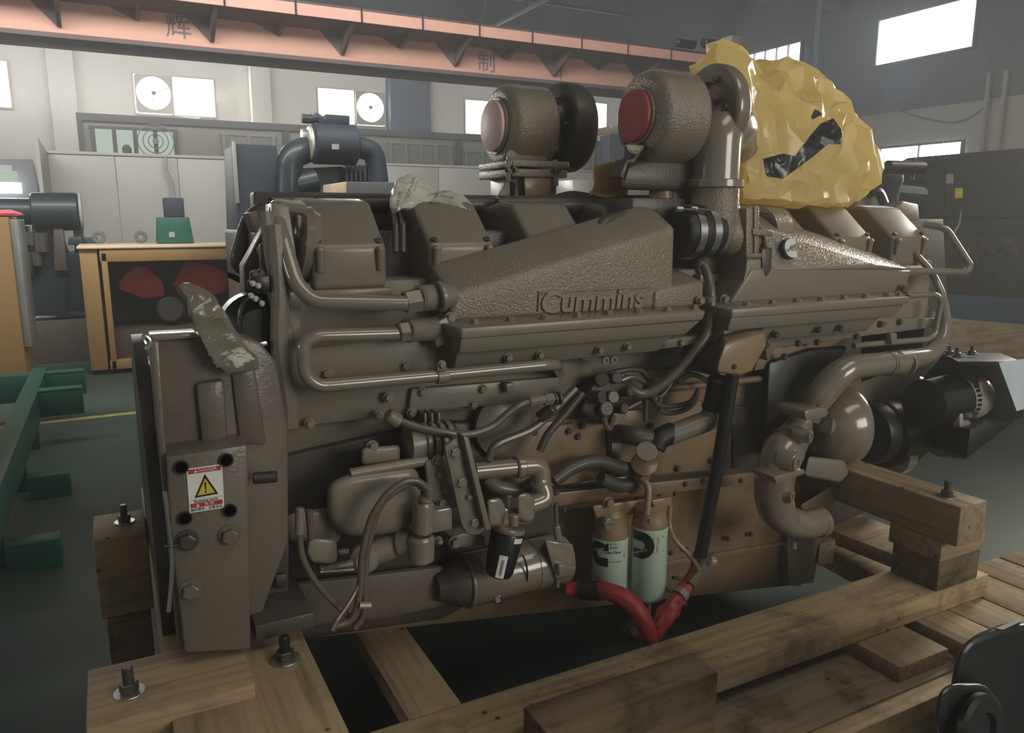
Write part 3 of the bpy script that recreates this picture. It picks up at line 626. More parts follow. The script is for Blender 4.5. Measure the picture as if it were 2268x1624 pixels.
for y in (5.2, 4.1): obj('foot_bracket', box(xm, xm+.22, y, y+.12, .0, .14, .004), M['green'], gf)
for y in (3, 4.2, 5.4, 6.4): obj('leg', box(xm-.1, xm-.02, y, y+.08, 0, gz-.2, .003), M['green'], gf)
a, b = P(170, 930, Z=.003), P(350, 918, Z=.003)
struct('floor_line', box(a.x-3, b.x+6, a.y, a.y+.09, 0, .003, 0), M['lineyel'])

# haze of the workshop air
def haze():
    m = bpy.data.materials.new('hall_haze'); m.use_nodes = True; nt = m.node_tree; nt.nodes.clear()
    v = nt.nodes.new('ShaderNodeVolumeScatter'); v.inputs['Color'].default_value = (1, .99, .96, 1); v.inputs['Density'].default_value = HAZE; v.inputs['Anisotropy'].default_value = .35
    o = nt.nodes.new('ShaderNodeOutputMaterial'); nt.links.new(v.outputs[0], o.inputs['Volume'])
    tag(obj('haze', box(-15.9, WX-.2, -8.9, WY-.4, .01, 8.0, 0), m), 'thin dusty haze filling the air of the hall', 'haze', kind='stuff')
if HAZE > 0: haze()
# ================================================================== THE ENGINE
eng = thing('diesel_engine', (1.5, 2.3, .39), 'large brown V-type marine diesel engine bolted down on wooden timbers', 'engine')
def part(name, bm, m='paint', par=None, label=None, ang=35):
    o = obj(name, bm, M[m], par or eng, ang)
    if label: o['label'] = label
    return o
def plt(name, pix, Y0, Y1, m='paint', bev=.004, par=None, label=None): return part(name, plate(pix, Y0, Y1, bev), m, par, label)
def pb(par, px, py, Y, r=.009, h=.012, m='paint', stud=0): return bolt(par, P(px, py, Y=Y), (0, -1, 0), r, h, m, stud=stud)
def pt(px, py, Y): return P(px, py, Y=Y)
# ---- crankcase
x0, x1 = P(610, 900, Y=2.0).x, P(2040, 700, Y=2.0).x
zA = P(1400, 470, Y=2.15).z
crank = part('cylinder_block', box(x0, 3.0, 2.02, 2.75, .92, CAMZ-.16, .01), 'paint')
part('vee_deck', box(x0, 3.0, 2.15, 2.75, CAMZ-.2, CAMZ-.03, .01), 'dark')
# lower tan casing and oil pan: side faces recede downwards
pan = part('oil_pan', hull([pt(1225, 1118, 2.06), pt(1850, 1035, 2.06), pt(1805, 1160, 2.12), pt(1803, 1292, 2.14), pt(640, 1420, 2.14), pt(640, 1200, 2.06)]+[v+Vector((0, .8, 0)) for v in (pt(1225, 1118, 2.06), pt(1850, 1035, 2.06), pt(1805, 1160, 2.12), pt(1803, 1292, 2.14), pt(640, 1420, 2.14), pt(640, 1200, 2.06))], .006), 'tan', label='brown oil pan')
part('pan_rail', prism([pt(1220, 1094, 2.0), pt(1900, 1022, 2.0), pt(1900, 1044, 2.0), pt(1220, 1124, 2.0)], (0, .1, 0), .004), 'tan')
part('pan_lower_flange', prism([pt(1440, 1252, 2.085), pt(1800, 1190, 2.085), pt(1800, 1197, 2.085), pt(1440, 1262, 2.085)], (0, .06, 0), .002), 'tan')
part('pan_end_plate', plate([(1742, 1165), (1808, 1150), (1800, 1284), (1768, 1300), (1748, 1296)], 2.07, 2.13, .004), 'paint')
for px, py in ((1410, 1107), (1460, 1100), (1495, 1093), (1517, 1072), (1556, 1065), (1640, 1064), (1700, 1056), (1248, 1128)): pb(eng, px, py, 2.0, .008, .01, 'dark')
for px, py in ((1485, 1224), (1520, 1217), (1610, 1193), (1662, 1183), (1770, 1266)): pb(eng, px, py, 2.08, .008, .01, 'dark')
cov = plt('side_cover', [(1085, 1010), (1090, 952), (1340, 918), (1345, 1060), (1110, 1095)], 1.98, 2.05, 'tan')
cov2 = plt('side_cover', [(1346, 917), (1620, 880), (1620, 1038), (1350, 1060)], 1.985, 2.05, 'tan')
plt('side_cover', [(1350, 830), (1640, 800), (1640, 880), (1350, 915)], 2.0, 2.06, 'tan')
plt('side_cover', [(1090, 900), (1345, 850), (1340, 918), (1090, 952)], 1.99, 2.05, 'tan')
plt('side_cover', [(1625, 1040), (1745, 1020), (1735, 900), (1620, 900)], 2.0, 2.06, 'dark')
for px, py in ((1112, 990), (1130, 988), (1184, 957), (1287, 943), (1279, 967), (1258, 955), (1440, 943), (1433, 1045), (1500, 1038), (1440, 1050), (1302, 880), (1230, 1090), (1560, 915), (1575, 1020)): pb(eng, px, py, 1.98, .009, .011, 'dark')
plt('data_plate', [(1355, 980), (1377, 980), (1377, 1025), (1355, 1025)], 1.972, 1.976, 'steel', .001)
plt('serial_mark', [(1245, 937), (1268, 934), (1268, 939), (1245, 942)], 1.975, 1.985, 'dark', 0)
# ---- bank side panels (cam follower covers) under the charge coolers
p1 = plt('bank_cover', [(655, 775), (1000, 735), (1300, 735), (1300, 780), (1000, 815), (905, 838), (655, 866)], 1.9, 2.06)
p2 = plt('bank_cover', [(640, 862), (1310, 790), (1310, 832), (1235, 885), (900, 918), (660, 946)], 1.95, 2.06)
plt('bank_cover', [(912, 862), (1240, 835), (1238, 882), (905, 914)], 1.93, 1.96)
for px, py in ((724, 827), (898, 810)): pb(p1, px, py, 1.9, .012, .014)
for px, py in ((686, 938), (838, 920), (912, 914), (1048, 896), (860, 880), (935, 868), (1068, 862)): pb(p2, px, py, 1.93, .011, .013)
plt('bank_rail', [(1290, 775), (1560, 742), (1560, 760), (1290, 800)], 1.87, 2.0)
plt('bank_lug', [(1120, 850), (1140, 848), (1138, 870), (1124, 872)], 1.9, 1.95)
# ---- rear plate and gear housing column
plt('rear_column', [(598, 620), (603, 450), (640, 455), (668, 640), (662, 950), (612, 958), (600, 800)], 1.9, 1.99)
plt('rear_plate', [(540, 590), (590, 500), (640, 470), (668, 640), (662, 920), (612, 940), (570, 800), (545, 760)], 2.02, 2.1, 'dark')
part('column_rib', tube(smoothpath([pt(612, 500, 1.88), pt(622, 640, 1.86), pt(620, 760, 1.86), pt(640, 900, 1.88)]), .022, 10), 'paint')
part('column_rib', tube(smoothpath([pt(590, 470, 1.9), pt(606, 600, 1.88), pt(640, 760, 1.87), pt(648, 850, 1.88)]), .016, 10), 'paint')
part('thermostat_cover', hull([pt(x, y, Y) for x, y in ((572, 540), (600, 530), (612, 600), (576, 610)) for Y in (1.95, 2.1)], .01), 'paint')
for k, (px, py) in enumerate(((565, 610), (580, 606), (592, 610), (560, 630), (575, 637))): pb(eng, px, py, 1.9, .01, .014, 'dsteel')
sk = part('starter_relay', hull([pt(x, y, Y) for x, y in ((552, 612), (598, 608), (602, 650), (552, 636)) for Y in (1.86, 1.98)], .006), 'black')
for px, py in ((556, 655), (566, 662), (580, 672), (560, 628), (572, 633)): pb(sk, px, py, 1.85, .005, .008, 'steel')
part('gear_cover', lathe(pt(560, 720, 2.0), (0, -1, 0), [(0, .085), (.06, .085), (.08, .07), (.1, .05), (.1, 0)], 28), 'black')
part('gear_cover_band', tube([pt(560+math.cos(a*.26)*30, 720+math.sin(a*.26)*66, 1.9) for a in range(25)], .006, 6), 'black')
plt('small_bracket', [(565, 760), (590, 755), (594, 764), (570, 772)], 1.84, 1.9, 'steel', .002)
part('far_loop_pipe', tube(fillet([pt(655, 462, 2.3), pt(560, 466, 2.3), pt(524, 590, 2.3), pt(580, 597, 2.3)], .07), .026, 14), 'dark')
part('far_loop_pipe', tube([pt(553, 470, 2.25), pt(585, 560, 2.25)], .02, 10), 'paint')
plt('top_link', [(570, 548), (604, 540), (606, 560), (572, 566)], 2.0, 2.05)
# ---- flywheel housing with its lower mounting box
hous = plt('flywheel_housing', [(338, 762), (345, 748), (520, 740), (575, 757), (612, 800), (640, 950), (640, 1200), (560, 1420), (418, 1440), (372, 1180), (350, 960)], 1.72, 1.80, 'housing', .01)
part('bell_housing', hull([pt(x, y, 1.81) for x, y in ((350, 830), (560, 815), (640, 900), (640, 1300), (400, 1400))]+[v+Vector((.0, .95, -.12)) for v in [pt(x, y, 1.81) for x, y in ((350, 830), (560, 815), (640, 900), (640, 1300), (400, 1400))]], .02), 'housing')
plt('housing_top_edge', [(332, 744), (436, 738), (438, 748), (334, 756)], 1.70, 1.78, 'gloss', .002, label='top edge with its highlight put into lighter gloss paint')  # highlight along the top given as a strip of lighter gloss paint
plt('housing_flange', [(331, 757), (352, 756), (365, 960), (386, 1180), (408, 1440), (396, 1442), (372, 1180), (349, 960)], 1.66, 1.74, 'housing', .004)
plt('housing_rib', [(432, 850), (498, 840), (506, 990), (448, 1000)], 1.70, 1.74, 'housing', .012)
plt('housing_rib', [(506, 780), (560, 775), (592, 990), (530, 985)], 1.708, 1.74, 'housing', .012)
mb = plt('mount_box', [(370, 1012), (548, 985), (552, 1120), (556, 1440), (410, 1448), (378, 1180)], 1.62, 1.74, 'housing', .006)
for px, py in ((401, 1035), (501, 1019), (409, 1148), (509, 1131)):
    p = P(px, py, Y=1.6165); o = obj('bolt_hole', lathe(p, (0, -1, 0), [(0, .0145), (.003, .0145), (.003, .0115), (-.0, .011), (-.0, 0)], 20), M['black'], mb)
pb(mb, 414, 1196, 1.62, .017, .02, 'dsteel'); pb(mb, 508, 1185, 1.62, .017, .02, 'housing'); pb(mb, 422, 1306, 1.62, .017, .02, 'housing')
p = pt(560, 1060, 1.66); obj('side_plug', cyl(p, p+Vector((.05, -.01, 0)), .013, n=14, c=.003), M['dsteel'], mb)
# flywheel rim seen beyond the housing's left edge
fw = part('flywheel', lathe((P(336, 1000, Y=1.75).x-.01, 2.32, .84), (1, 0, 0), [(0, 0), (0, .5), (.03, .5), (.03, 0)], 72), 'dsteel', label='steel flywheel rim')
part('pilot_wire', tube(smoothpath([pt(364, 1090, 1.6), pt(378, 1190, 1.6), pt(381, 1270, 1.6), pt(374, 1355, 1.6)]), .0045, 6), 'steel', label='thin silver wire')
part('wire_tie', tube([pt(364, 1211, 1.6), pt(392, 1209, 1.6)], .004, 6), 'black')
part('end_hook', tube(smoothpath([pt(322, 762, 1.66), pt(317, 752, 1.66), pt(322, 745, 1.66), pt(332, 756, 1.66), pt(326, 775, 1.66)]), .005, 8), 'steel')
# warning sticker
SY = 1.6185
def sq(name, x0, y0, x1, y1, m, dy=0, par=None):   # sticker coordinates 0..1 over the photographed quad
    A, B, C, D_ = (413, 1039), (492, 1028), (497, 1125), (420, 1137)
    def L(u, v): return (A[0]*(1-u)*(1-v)+B[0]*u*(1-v)+C[0]*u*v+D_[0]*(1-u)*v, A[1]*(1-u)*(1-v)+B[1]*u*(1-v)+C[1]*u*v+D_[1]*(1-u)*v)
    return plt(name, [L(x0, y0), L(x1, y0), L(x1, y1), L(x0, y1)], SY-dy, SY-dy+.001, m, 0, par), L
stk, L = sq('warning_sticker', 0, 0, 1, 1, 'white'); stk['label'] = 'red and white danger sticker with a yellow triangle'
sq('header', .04, .03, .96, .13, 'red', .0006, stk); sq('footer', .04, .8, .96, .9, 'red', .0006, stk)
sq('rule', .04, .72, .96, .725, 'greyink', .0006, stk)
def tri(name, pts, m, dy): return plt(name, [L(*p) for p in pts], SY-dy, SY-dy+.001, m, 0, stk)
tri('triangle_border', [(.17, .68), (.85, .66), (.5, .17)], 'ink', .0006); tri('triangle', [(.26, .635), (.76, .62), (.5, .27)], 'yellow', .0012)
tri('exclamation', [(.47, .36), (.53, .36), (.515, .53), (.485, .53)], 'ink', .0018); tri('exclamation', [(.475, .555), (.525, .555), (.525, .595), (.475, .595)], 'ink', .0018)
tri('small_triangle', [(.2, .115), (.3, .11), (.25, .045)], 'white', .0012); tri('small_triangle', [(.2, .885), (.3, .88), (.25, .815)], 'white', .0012)
rgt = P(492, 1028, Y=SY)-P(413, 1039, Y=SY); wS = rgt.length
def stext(s, u, v, size, m): obj('lettering', place_bm(text_bm(s, size*wS, .0002), P(*L(u, v), Y=SY-.0014), rgt, (0, 0, 1)), M[m], stk)
stext('DANGER', .58, .08, .13, 'white'); stext('Rotating parts', .5, .76, .12, 'ink'); stext('危 险', .58, .85, .12, 'white'); stext('旋转零件，注意安全', .5, .95, .1, 'ink')
# ---- valve covers
def valve_cover(xa, xb):
    prof = [(2.0, CAMZ-.18), (1.995, CAMZ-.068), (2.13, CAMZ+.05), (2.2, CAMZ+.06), (2.42, CAMZ+.03), (2.42, CAMZ-.18)]
    o = part('valve_cover', prism([(xa, y, z) for y, z in prof], (xb-xa, 0, 0), .016, 4), 'paint')
    obj('flange', box(xa-.008, xb+.008, 1.985, 2.4, CAMZ-.205, CAMZ-.178, .004), M['paint'], o)
    for x in (xa+.02, xb-.02):
        obj('corner_lug', lathe((x, 1.998, CAMZ-.13), (0, -.12, 1), [(0, .011), (.055, .013), (.062, .008), (.062, 0)], 14), M['paint'], o)
        bolt(o, (x, 2.012, CAMZ-.058), (0, -.7, .72), .009, .011, 'dsteel')
    obj('gasket', box(xa-.004, xb+.004, 1.99, 2.4, CAMZ-.212, CAMZ-.204, 0), M['black'], o)
    return o
for k in range(8): xc = .562+.3215*k; valve_cover(xc-.1, xc+.1)
# rocker levels on the far bank, seen just over the near covers
for k in range(3): xc = .62+.3215*k
part('far_manifold', box(.4, 2.95, 2.44, 2.52, CAMZ-.04, CAMZ+.085, .01), 'dark')
part('vee_pipe', tube([pt(700, 452, 2.36), pt(1500, 456, 2.36)], .03, 12), 'dark')
part('fuel_rail', tube([pt(600, 442, 2.43), pt(1110, 442, 2.43)], .009, 8), 'dark')
for px in (868, 884): part('injector_line', tube([pt(px, 450, 2.35), pt(px+8, 500, 2.1), pt(px+8, 560, 2.06)], .009, 8), 'dark')
part('breather_hose', tube(smoothpath([pt(1326, 505, 1.96), pt(1345, 488, 1.96), pt(1390, 478, 1.98), pt(1440, 474, 2.0), pt(1500, 465, 2.1)]), .016, 10), 'dark')
part('silvered_collar', lathe(pt(652, 540, 2.1), (1, 0, -.15), [(0, .085), (.01, .1), (.03, .105), (.05, .095), (.05, 0)], 36), 'gloss')
# ---- charge air coolers
def cooler(Lp):
    """Lp: dict of pixel pairs; planes: flange front 1.75, body front 1.86"""
    c = part('charge_air_cooler', hull([pt(*q, Y) for q, Y in Lp['hump']], .012, 3), Lp.get('m', 'paint'))
    return c
zF = CAMZ-.266
def fx(px, py, Y=1.75): return P(px, py, Y=Y).x
xa, xb = fx(1000, 712, 1.86), fx(1549, 672, 1.88)
zl, zr1 = P(1010, 660, Y=1.86).z, P(1498, 504, Y=1.86).z
xh = P(1498, 504, Y=1.86).x
hump = [(xa, 1.86, zF), (xh, 1.86, zF), (xa, 1.862, P(1004, 655, Y=1.86).z), (xh, 1.862, zr1), (xa-.01, 1.98, P(985, 585, Y=1.98).z), (xh, 1.98, P(1498, 458, Y=1.98).z), (xh-.06, 1.98, P(1470, 455, Y=1.98).z), (xa, 2.06, zF), (xh, 2.06, zF), (xh, 2.03, P(1498, 458, Y=1.98).z-.02), (xa, 2.04, P(985, 585, Y=1.98).z-.03)]
coo = part('charge_air_cooler', hull(hump, .014, 3), 'cast')
zledge = P(1549, 624, Y=1.87).z
obj('inlet_base', hull([(xh-.08, 1.852, zF), (xb, 1.86, zF), (xb+.004, 1.865, zledge), (xh-.02, 1.852, zledge-.012), (xh-.08, 1.852, zledge-.02), (xb-.02, 2.03, zF), (xb-.02, 2.03, zledge+.05), (xh, 2.03, zledge+.06), (xh-.08, 2.03, zF)], .01, 3), M['cast'], coo)
def flange_set(parent, xL, xR, n, xb0, xb1):
    fl = obj('cover_flange', hull([(xL+.02, 1.75, zF), (xR, 1.75, zF), (xL, 1.80, zF+.004), (xL, 1.9, zF+.006), (xR+.01, 1.78, zF+.002), (xR+.005, 1.9, zF+.006), (xL+.02, 1.75, zF-.028), (xR-.01, 1.75, zF-.026), (xL, 1.9, zF-.03), (xR-.02, 1.9, zF-.03)], .004), M['paint'], parent)
    obj('cooler_body', hull([(xL+.02, 1.755, zF-.028), (xR-.012, 1.755, zF-.028), (xL+.02, 1.765, zF-.068), (xR-.06, 1.765, zF-.068), (xL+.02, 1.95, zF-.068), (xR-.06, 1.95, zF-.068), (xL+.02, 1.95, zF-.02), (xR-.012, 1.95, zF-.02)], .005), M['paint'], parent)
    obj('cooler_foot', hull([(xL+.03, 1.80, zF-.068), (xR-.075, 1.80, zF-.068), (xL+.03, 1.83, zF-.125), (xR-.11, 1.83, zF-.125), (xL+.03, 1.98, zF-.125), (xR-.11, 1.98, zF-.125), (xL+.03, 1.98, zF-.06), (xR-.075, 1.98, zF-.06)], .005), M['paint'], parent)
    for k in range(n):
        x = xb0+(xb1-xb0)*k/(n-1); bolt(fl, (x, 1.795, zF+.003), (0, -.05, 1), .0115, .0125, 'paint', rot=k*.7)
    return fl
xL, xR = fx(1006, 728), fx(1563, 690)
fl = flange_set(coo, xL, xR, 8, P(1045, 716, Z=zF).x-.005, P(1524, 684, Z=zF).x)
for px, py in ((1125, 792), (1195, 786), (1327, 775), (1389, 768), (1507, 759)): bolt(fl, P(px, py, Y=1.81), (0, -1, 0), .01, .014, 'paint')
pb(coo, 997, 704, 1.84, .012, .014); pb(coo, 1549, 666, 1.85, .012, .016)
# raised maker's name in its frame
sgn = P(1432, 652, Y=1.856)-P(1200, 668, Y=1.856)
tb = text_bm('Cummins', .098, .004, shear=.12, offset=.0012, bevel=.0015, sx=.80)
xs = [v.co.x for v in tb.verts]; wd = max(xs)-min(xs); sc = (P(1425, 660, Y=1.855).x-P(1198, 670, Y=1.855).x)/wd
bmesh.ops.scale(tb, vec=(sc, sc*.72, 1), verts=tb.verts)
o = obj('raised_lettering', place_bm(tb, P(1313, 667, Y=1.8595), (1, 0, 0), (0, 0, 1)), M['paint'], coo)
q = [P(1192, 690, Y=1.858), P(1193, 648, Y=1.858), P(1438, 635, Y=1.858)]
obj('raised_border', tube([q[0], q[1], q[2]], .0035, 6), M['paint'], coo)
# left fittings and pipes of the cooler
part('water_pipe', tube(fillet([pt(900, 672, 1.78), pt(692, 668, 1.8), pt(656, 630, 1.82), pt(618, 500, 1.9), pt(606, 456, 1.95), pt(665, 462, 2.05)], .07), .0185, 16), 'gloss')
part('water_pipe', tube(fillet([pt(655, 645, 1.84), pt(628, 560, 1.86), pt(597, 480, 1.95)], .05), .012, 12), 'paint')
fit = part('pipe_fitting', cyl(pt(895, 670, 1.79), pt(930, 664, 1.79), .03, n=6, c=.003), 'paint')
obj('union_body', cyl(pt(925, 662, 1.8), pt(1000, 654, 1.84), .033, n=20, c=.006), M['paint'], fit); obj('collar', cyl(pt(970, 658, 1.8), pt(982, 656, 1.8), .039, n=20, c=.003), M['paint'], fit)
part('water_pipe', tube(fillet([pt(905, 738, 1.8), pt(700, 744, 1.8), pt(672, 762, 1.8), pt(674, 830, 1.8), pt(704, 856, 1.8), pt(980, 831, 1.8), pt(1232, 806, 1.8), pt(1240, 826, 1.95), pt(1236, 850, 2.05)], .045, 8), .0165, 16), 'gloss')
fit2 = part('pipe_fitting', cyl(pt(882, 736, 1.8), pt(905, 732, 1.8), .026, n=6, c=.003), 'paint')
obj('union_body', cyl(pt(900, 732, 1.8), pt(965, 728, 1.86), .031, n=20, c=.006), M['paint'], fit2)
obj('bracket', plate([(960, 715), (998, 700), (1000, 760), (966, 770)], 1.83, 1.9), M['paint'], fit2)
cl = part('pipe_clamp', cyl(pt(966, 834, 1.8), pt(991, 831, 1.8), .0205, n=20, c=.001), 'paint')
obj('tab', plate([(972, 806), (986, 805), (990, 820), (968, 822)], 1.78, 1.79, .001), M['paint'], cl); pb(cl, 978, 808, 1.785, .009, .012)
# right cooler
xa2, xb2 = P(1627, 667, Y=1.87).x, P(2004, 646, Y=1.87).x
zc0, zc1 = P(1712, 592, Y=1.86).z, P(1944, 586, Y=1.86).z
xc0 = P(1712, 592, Y=1.86).x
tipx = P(2015, 598, Y=1.88).x; tipz = P(2015, 598, Y=1.88).z
coo2 = part('charge_air_cooler', hull([(xa2-.02, 1.87, zF), (xb2, 1.87, zF), (xa2+.06, 1.862, zc0), (xc0, 1.862, zc0), (tipx, 1.87, tipz), (xb2, 2.05, zF), (xa2, 2.05, zF), (xa2+.06, 2.0, zc0), (tipx, 1.98, tipz-.01)], .01, 3), 'paint')
zr0 = P(1712, 500, Y=1.93).z
obj('sloped_crown', hull([(xc0, 1.862, zc0-.01), (P(1944, 586, Y=1.86).x, 1.862, zc1-.004), (tipx-.005, 1.872, tipz+.002), (xc0, 1.915, P(1712, 508, Y=1.915).z), (tipx-.04, 1.95, tipz+.03), (xc0, 2.03, P(1712, 463, Y=2.03).z), (xc0, 2.08, zF), (tipx-.03, 2.08, zF), (tipx-.08, 2.03, P(1960, 548, Y=2.03).z)], .018, 4), M['cast'], coo2)
xL2, xR2 = fx(1617, 686)-.01, fx(2016, 658)
fl2 = flange_set(coo2, xL2, xR2, 8, P(1643, 677, Z=zF).x, P(1988, 652, Z=zF).x)
for px, py in ((1715, 741), (1810, 730), (1858, 727), (1947, 718)): bolt(fl2, P(px, py, Y=1.81), (0, -1, 0), .01, .016, 'dark')
pb(coo2, 1603, 664, 1.9, .014, .018); pb(coo2, 1997, 641, 1.86, .013, .016, 'dark'); pb(coo2, 1988, 652, 1.8, .01, .014)
obj('neck_block', plate([(1655, 575), (1692, 572), (1692, 618), (1712, 614), (1712, 646), (1640, 650), (1652, 600)], 1.868, 2.0, .005), M['cast'], coo2)
obj('neck_flange', plate([(1653, 462), (1668, 456), (1668, 578), (1653, 600)], 1.872, 2.08, .003), M['cast'], coo2)
obj('neck_flange', plate([(1671, 456), (1682, 456), (1682, 590), (1671, 590)], 1.874, 2.08, .003), M['cast'], coo2)
obj('web', plate([(1668, 506), (1714, 510), (1714, 524), (1668, 521)], 1.866, 1.98), M['cast'], coo2)
obj('neck_pipe', tube([pt(1680, 515, 2.03), pt(1716, 515, 2.03)], .088, 30), M['cast'], coo2)
obj('gusset', plate([(1688, 552), (1712, 548), (1710, 600), (1697, 616), (1688, 600)], 1.862, 1.96, .006), M['dark'], coo2)
obj('tie_bolt', cyl(pt(1650, 568, 1.87), pt(1685, 566, 1.87), .009, n=8, c=.002), M['paint'], coo2)
obj('casting_mark', plate([(1866, 643), (1898, 641), (1898, 642.5), (1866, 644.5)], 1.868, 1.87, 0), M['steel'], coo2)
# emblem: white block C with a dark edge
c = P(1745, 553, Y=1.874); hb = (P(1747, 531, Y=1.868)-P(1747, 575, Y=1.868)).length/2; eu = (0, .26, 1)
obj('emblem_base', place_bm(emblem_bm(hb, .02), c+Vector((-.004, .006, 0)), (1, 0, 0), eu), M['ink'], coo2)
o = obj('emblem_face', place_bm(emblem_bm(hb*.97, .022), c+Vector((.0015, .0055, 0)), (1, 0, 0), eu), M['white'], coo2); o['label'] = 'white block letter C emblem'
obj('emblem_lettering', place_bm(text_bm('Cummins', hb*.40, .0003), c+Vector((-.004, -.0185, hb*.22)), Vector((1, .08, .55)), Vector((-.55, .2, 1))), M['ink'], coo2)
# control box hanging between the coolers
cb = part('junction_box', hull([pt(x, y, 1.72) for x, y in ((1606, 762), (1694, 737), (1697, 766), (1666, 822), (1640, 832), (1588, 826), (1592, 800))]+[pt(x, y, 1.84) for x, y in ((1596, 732), (1690, 722), (1697, 760), (1640, 830), (1570, 815))], .008, 3), 'tan')
pb(cb, 1626, 812, 1.718, .006, .008, 'dark')
plt('cooler_end_web', [(1604, 722), (1690, 716), (1700, 760), (1585, 835), (1575, 800), (1600, 760)], 1.8, 1.95, 'dark')
plt('bank_cover', [(1690, 735), (1960, 705), (2075, 705), (2080, 724), (1720, 770), (1700, 800)], 1.9, 2.0)
plt('bank_cover', [(1692, 765), (1880, 745), (1790, 800), (1670, 822)], 1.94, 2.0, 'tan')
for px, py in ((1695, 765), (1766, 760), (1808, 758), (1735, 790), (1990, 713), (1895, 745)): pb(eng, px, py, 1.9, .01, .014, 'dark')
plt('front_cover', [(1900, 700), (1960, 692), (2040, 664), (2082, 700), (2075, 712), (1905, 735)], 1.92, 2.1)
# ---- hose with steel clamps and the riser elbow
hc = pt(1535, 514, 1.96)
ho = part('rubber_hose', lathe(pt(1496, 514, 1.955), (1, 0, 0), [(0, .074), (.012, .082), (.05, .082), (.075, .088), (.1, .082), (.145, .082), (.155, .074)], 36), 'rubber', label='black rubber hose')
for a, b in ((1513, 1522), (1545, 1554)):
    obj('band_clamp', cyl(pt(a, 514, 1.955), pt(b+6, 514, 1.955), .0865, n=40), M['steel'], ho)['label'] = 'bright steel band clamp'
    p = pt(a-15, 463, 1.9); obj('clamp_screw', tube([p, p+Vector((.06, -.02, -.004))], .006, 8), M['dsteel'], ho); obj('clamp_screw', cyl(p, p+Vector((.018, -.006, -.001)), .011, n=8), M['steel'], ho)
EX = pt(1583, 407, 1.96)
up = Vector((0, 0, 1))
ris = part('riser_elbow', tube(fillet([EX-up*.0, EX+up*.06, EX+up*.17, EX+Vector((.10, .03, .19)), EX+Vector((.19, .11, .14))], .09, 10), [.077, .077, .077, .077, .073], 32), 'gloss', label='smooth glossy pipe elbow')
obj('end_dome', lathe(EX+Vector((.186, .107, .142)), Vector((.09, .08, -.05)), [(0, .073), (.015, .069), (.03, .055), (.042, .03), (.046, 0)], 28), M['gloss'], ris)
obj('riser_flange', cyl(EX-up*.014, EX+up*.012, .093, n=40, c=.003), M['gloss'], ris)
low = part('riser_casting', tube([EX-up*.01, EX-up*.06, EX-up*.11, EX-up*.16, EX-up*.2], [.078, .08, .08, .075, .06], 30), 'cast')
obj('branch', tube(fillet([EX-up*.08, pt(1583, 515, 1.96), pt(1560, 515, 1.96)], .05), .076, 30), M['cast'], low)
obj('branch', tube(smoothpath([EX-up*.07+Vector((.01, 0, 0)), pt(1600, 500, 1.96), pt(1618, 525, 1.95), pt(1650, 532, 1.97)]), [.07, .072, .068, .062], 30), M['cast'], low)
obj('mould_seam', tube(smoothpath([EX+Vector((.03, -.071, -.02)), EX+Vector((.03, -.0725, -.08)), EX+Vector((.035, -.068, -.13))]), .005, 8), M['cast'], low)
part('mount_post', box(EX.x-.12, EX.x+.05, 2.02, 2.1, CAMZ-.08, EX.z-.02, .008), 'dark')
# ---- turbochargers, shafts along the engine
def turbo(xcap, yc, zc, R, Rc, capm, lab, x2, R2, z2, seed):
    q = 1 if seed == 1 else .62
    t = part('turbocharger', lathe((xcap, yc, zc), (1, 0, 0), [(.0, 0), (.0, Rc*1.05)]+rnd([(.004, Rc*1.12), (.006, Rc*1.35), (.010, R*.86), (.022, R*.95), (.038, R*.99), (.056, R), (.11, R), (.166, R), (.175, R*.985), (.179, R*.96)])+[(.18, R*.55), (.18, 0)], 64), 'cast', label=lab, ang=50)
    cap = obj('inlet_cap', lathe((xcap-.022, yc, zc), (1, 0, 0), [(0, 0), (0, Rc*.93), (.004, Rc), (.03, Rc), (.03, 0)], 40), M[capm], t); cap['label'] = 'plastic cap, '+('pale pink' if capm == 'pinkcap' else 'dark red')
    obj('inlet_lip', lathe((xcap-.006, yc, zc), (1, 0, 0), [(0, Rc*.95), (0, Rc*1.1), (.03, Rc*1.12)], 40), M['cast'], t)
    obj('bearing_housing', lathe((xcap+.17, yc, zc), (1, 0, 0), [(0, R*.6), (x2-xcap-.17, R*.5)], 28), M['dark'], t)
    tv = obj('turbine_volute', lathe((x2, yc, z2), (1, 0, 0), [(.02, 0), (.02, R2*.55), (0, R2*.6)]+rnd([(.004*q, R2*.82), (.010*q, R2*.93), (.022*q, R2*.985), (.042*q, R2), (.07*q, R2), (.088*q, R2*.985), (.103*q, R2*.94), (.113*q, R2*.84)])+[(.115*q, 0)], 64), M['dark' if seed == 1 else 'gloss'], t)
    for k in range(6): a = k*1.047; bolt(tv, (x2-.004, yc+math.cos(a)*R2*.7, z2+math.sin(a)*R2*.7), (-1, 0, 0), .009, .014, 'dark')
    return t
c1 = P(1098, 280, Y=2.5); t1x2 = P(1238, 284, Y=2.5).x
tu1 = turbo(c1.x, 2.5, c1.z, .143, .086, 'pinkcap', 'turbocharger with the pale pink cap', t1x2-.03, .158, P(1250, 284, Y=2.5).z, 1)
c2 = P(1412, 257, Y=2.02); t2x2 = P(1548, 262, Y=2.02).x
tu2 = turbo(c2.x, 2.02, c2.z, .14, .078, 'redcap', 'turbocharger with the dark red cap', t2x2+.025, .148, P(1560, 246, Y=2.02).z, 2)
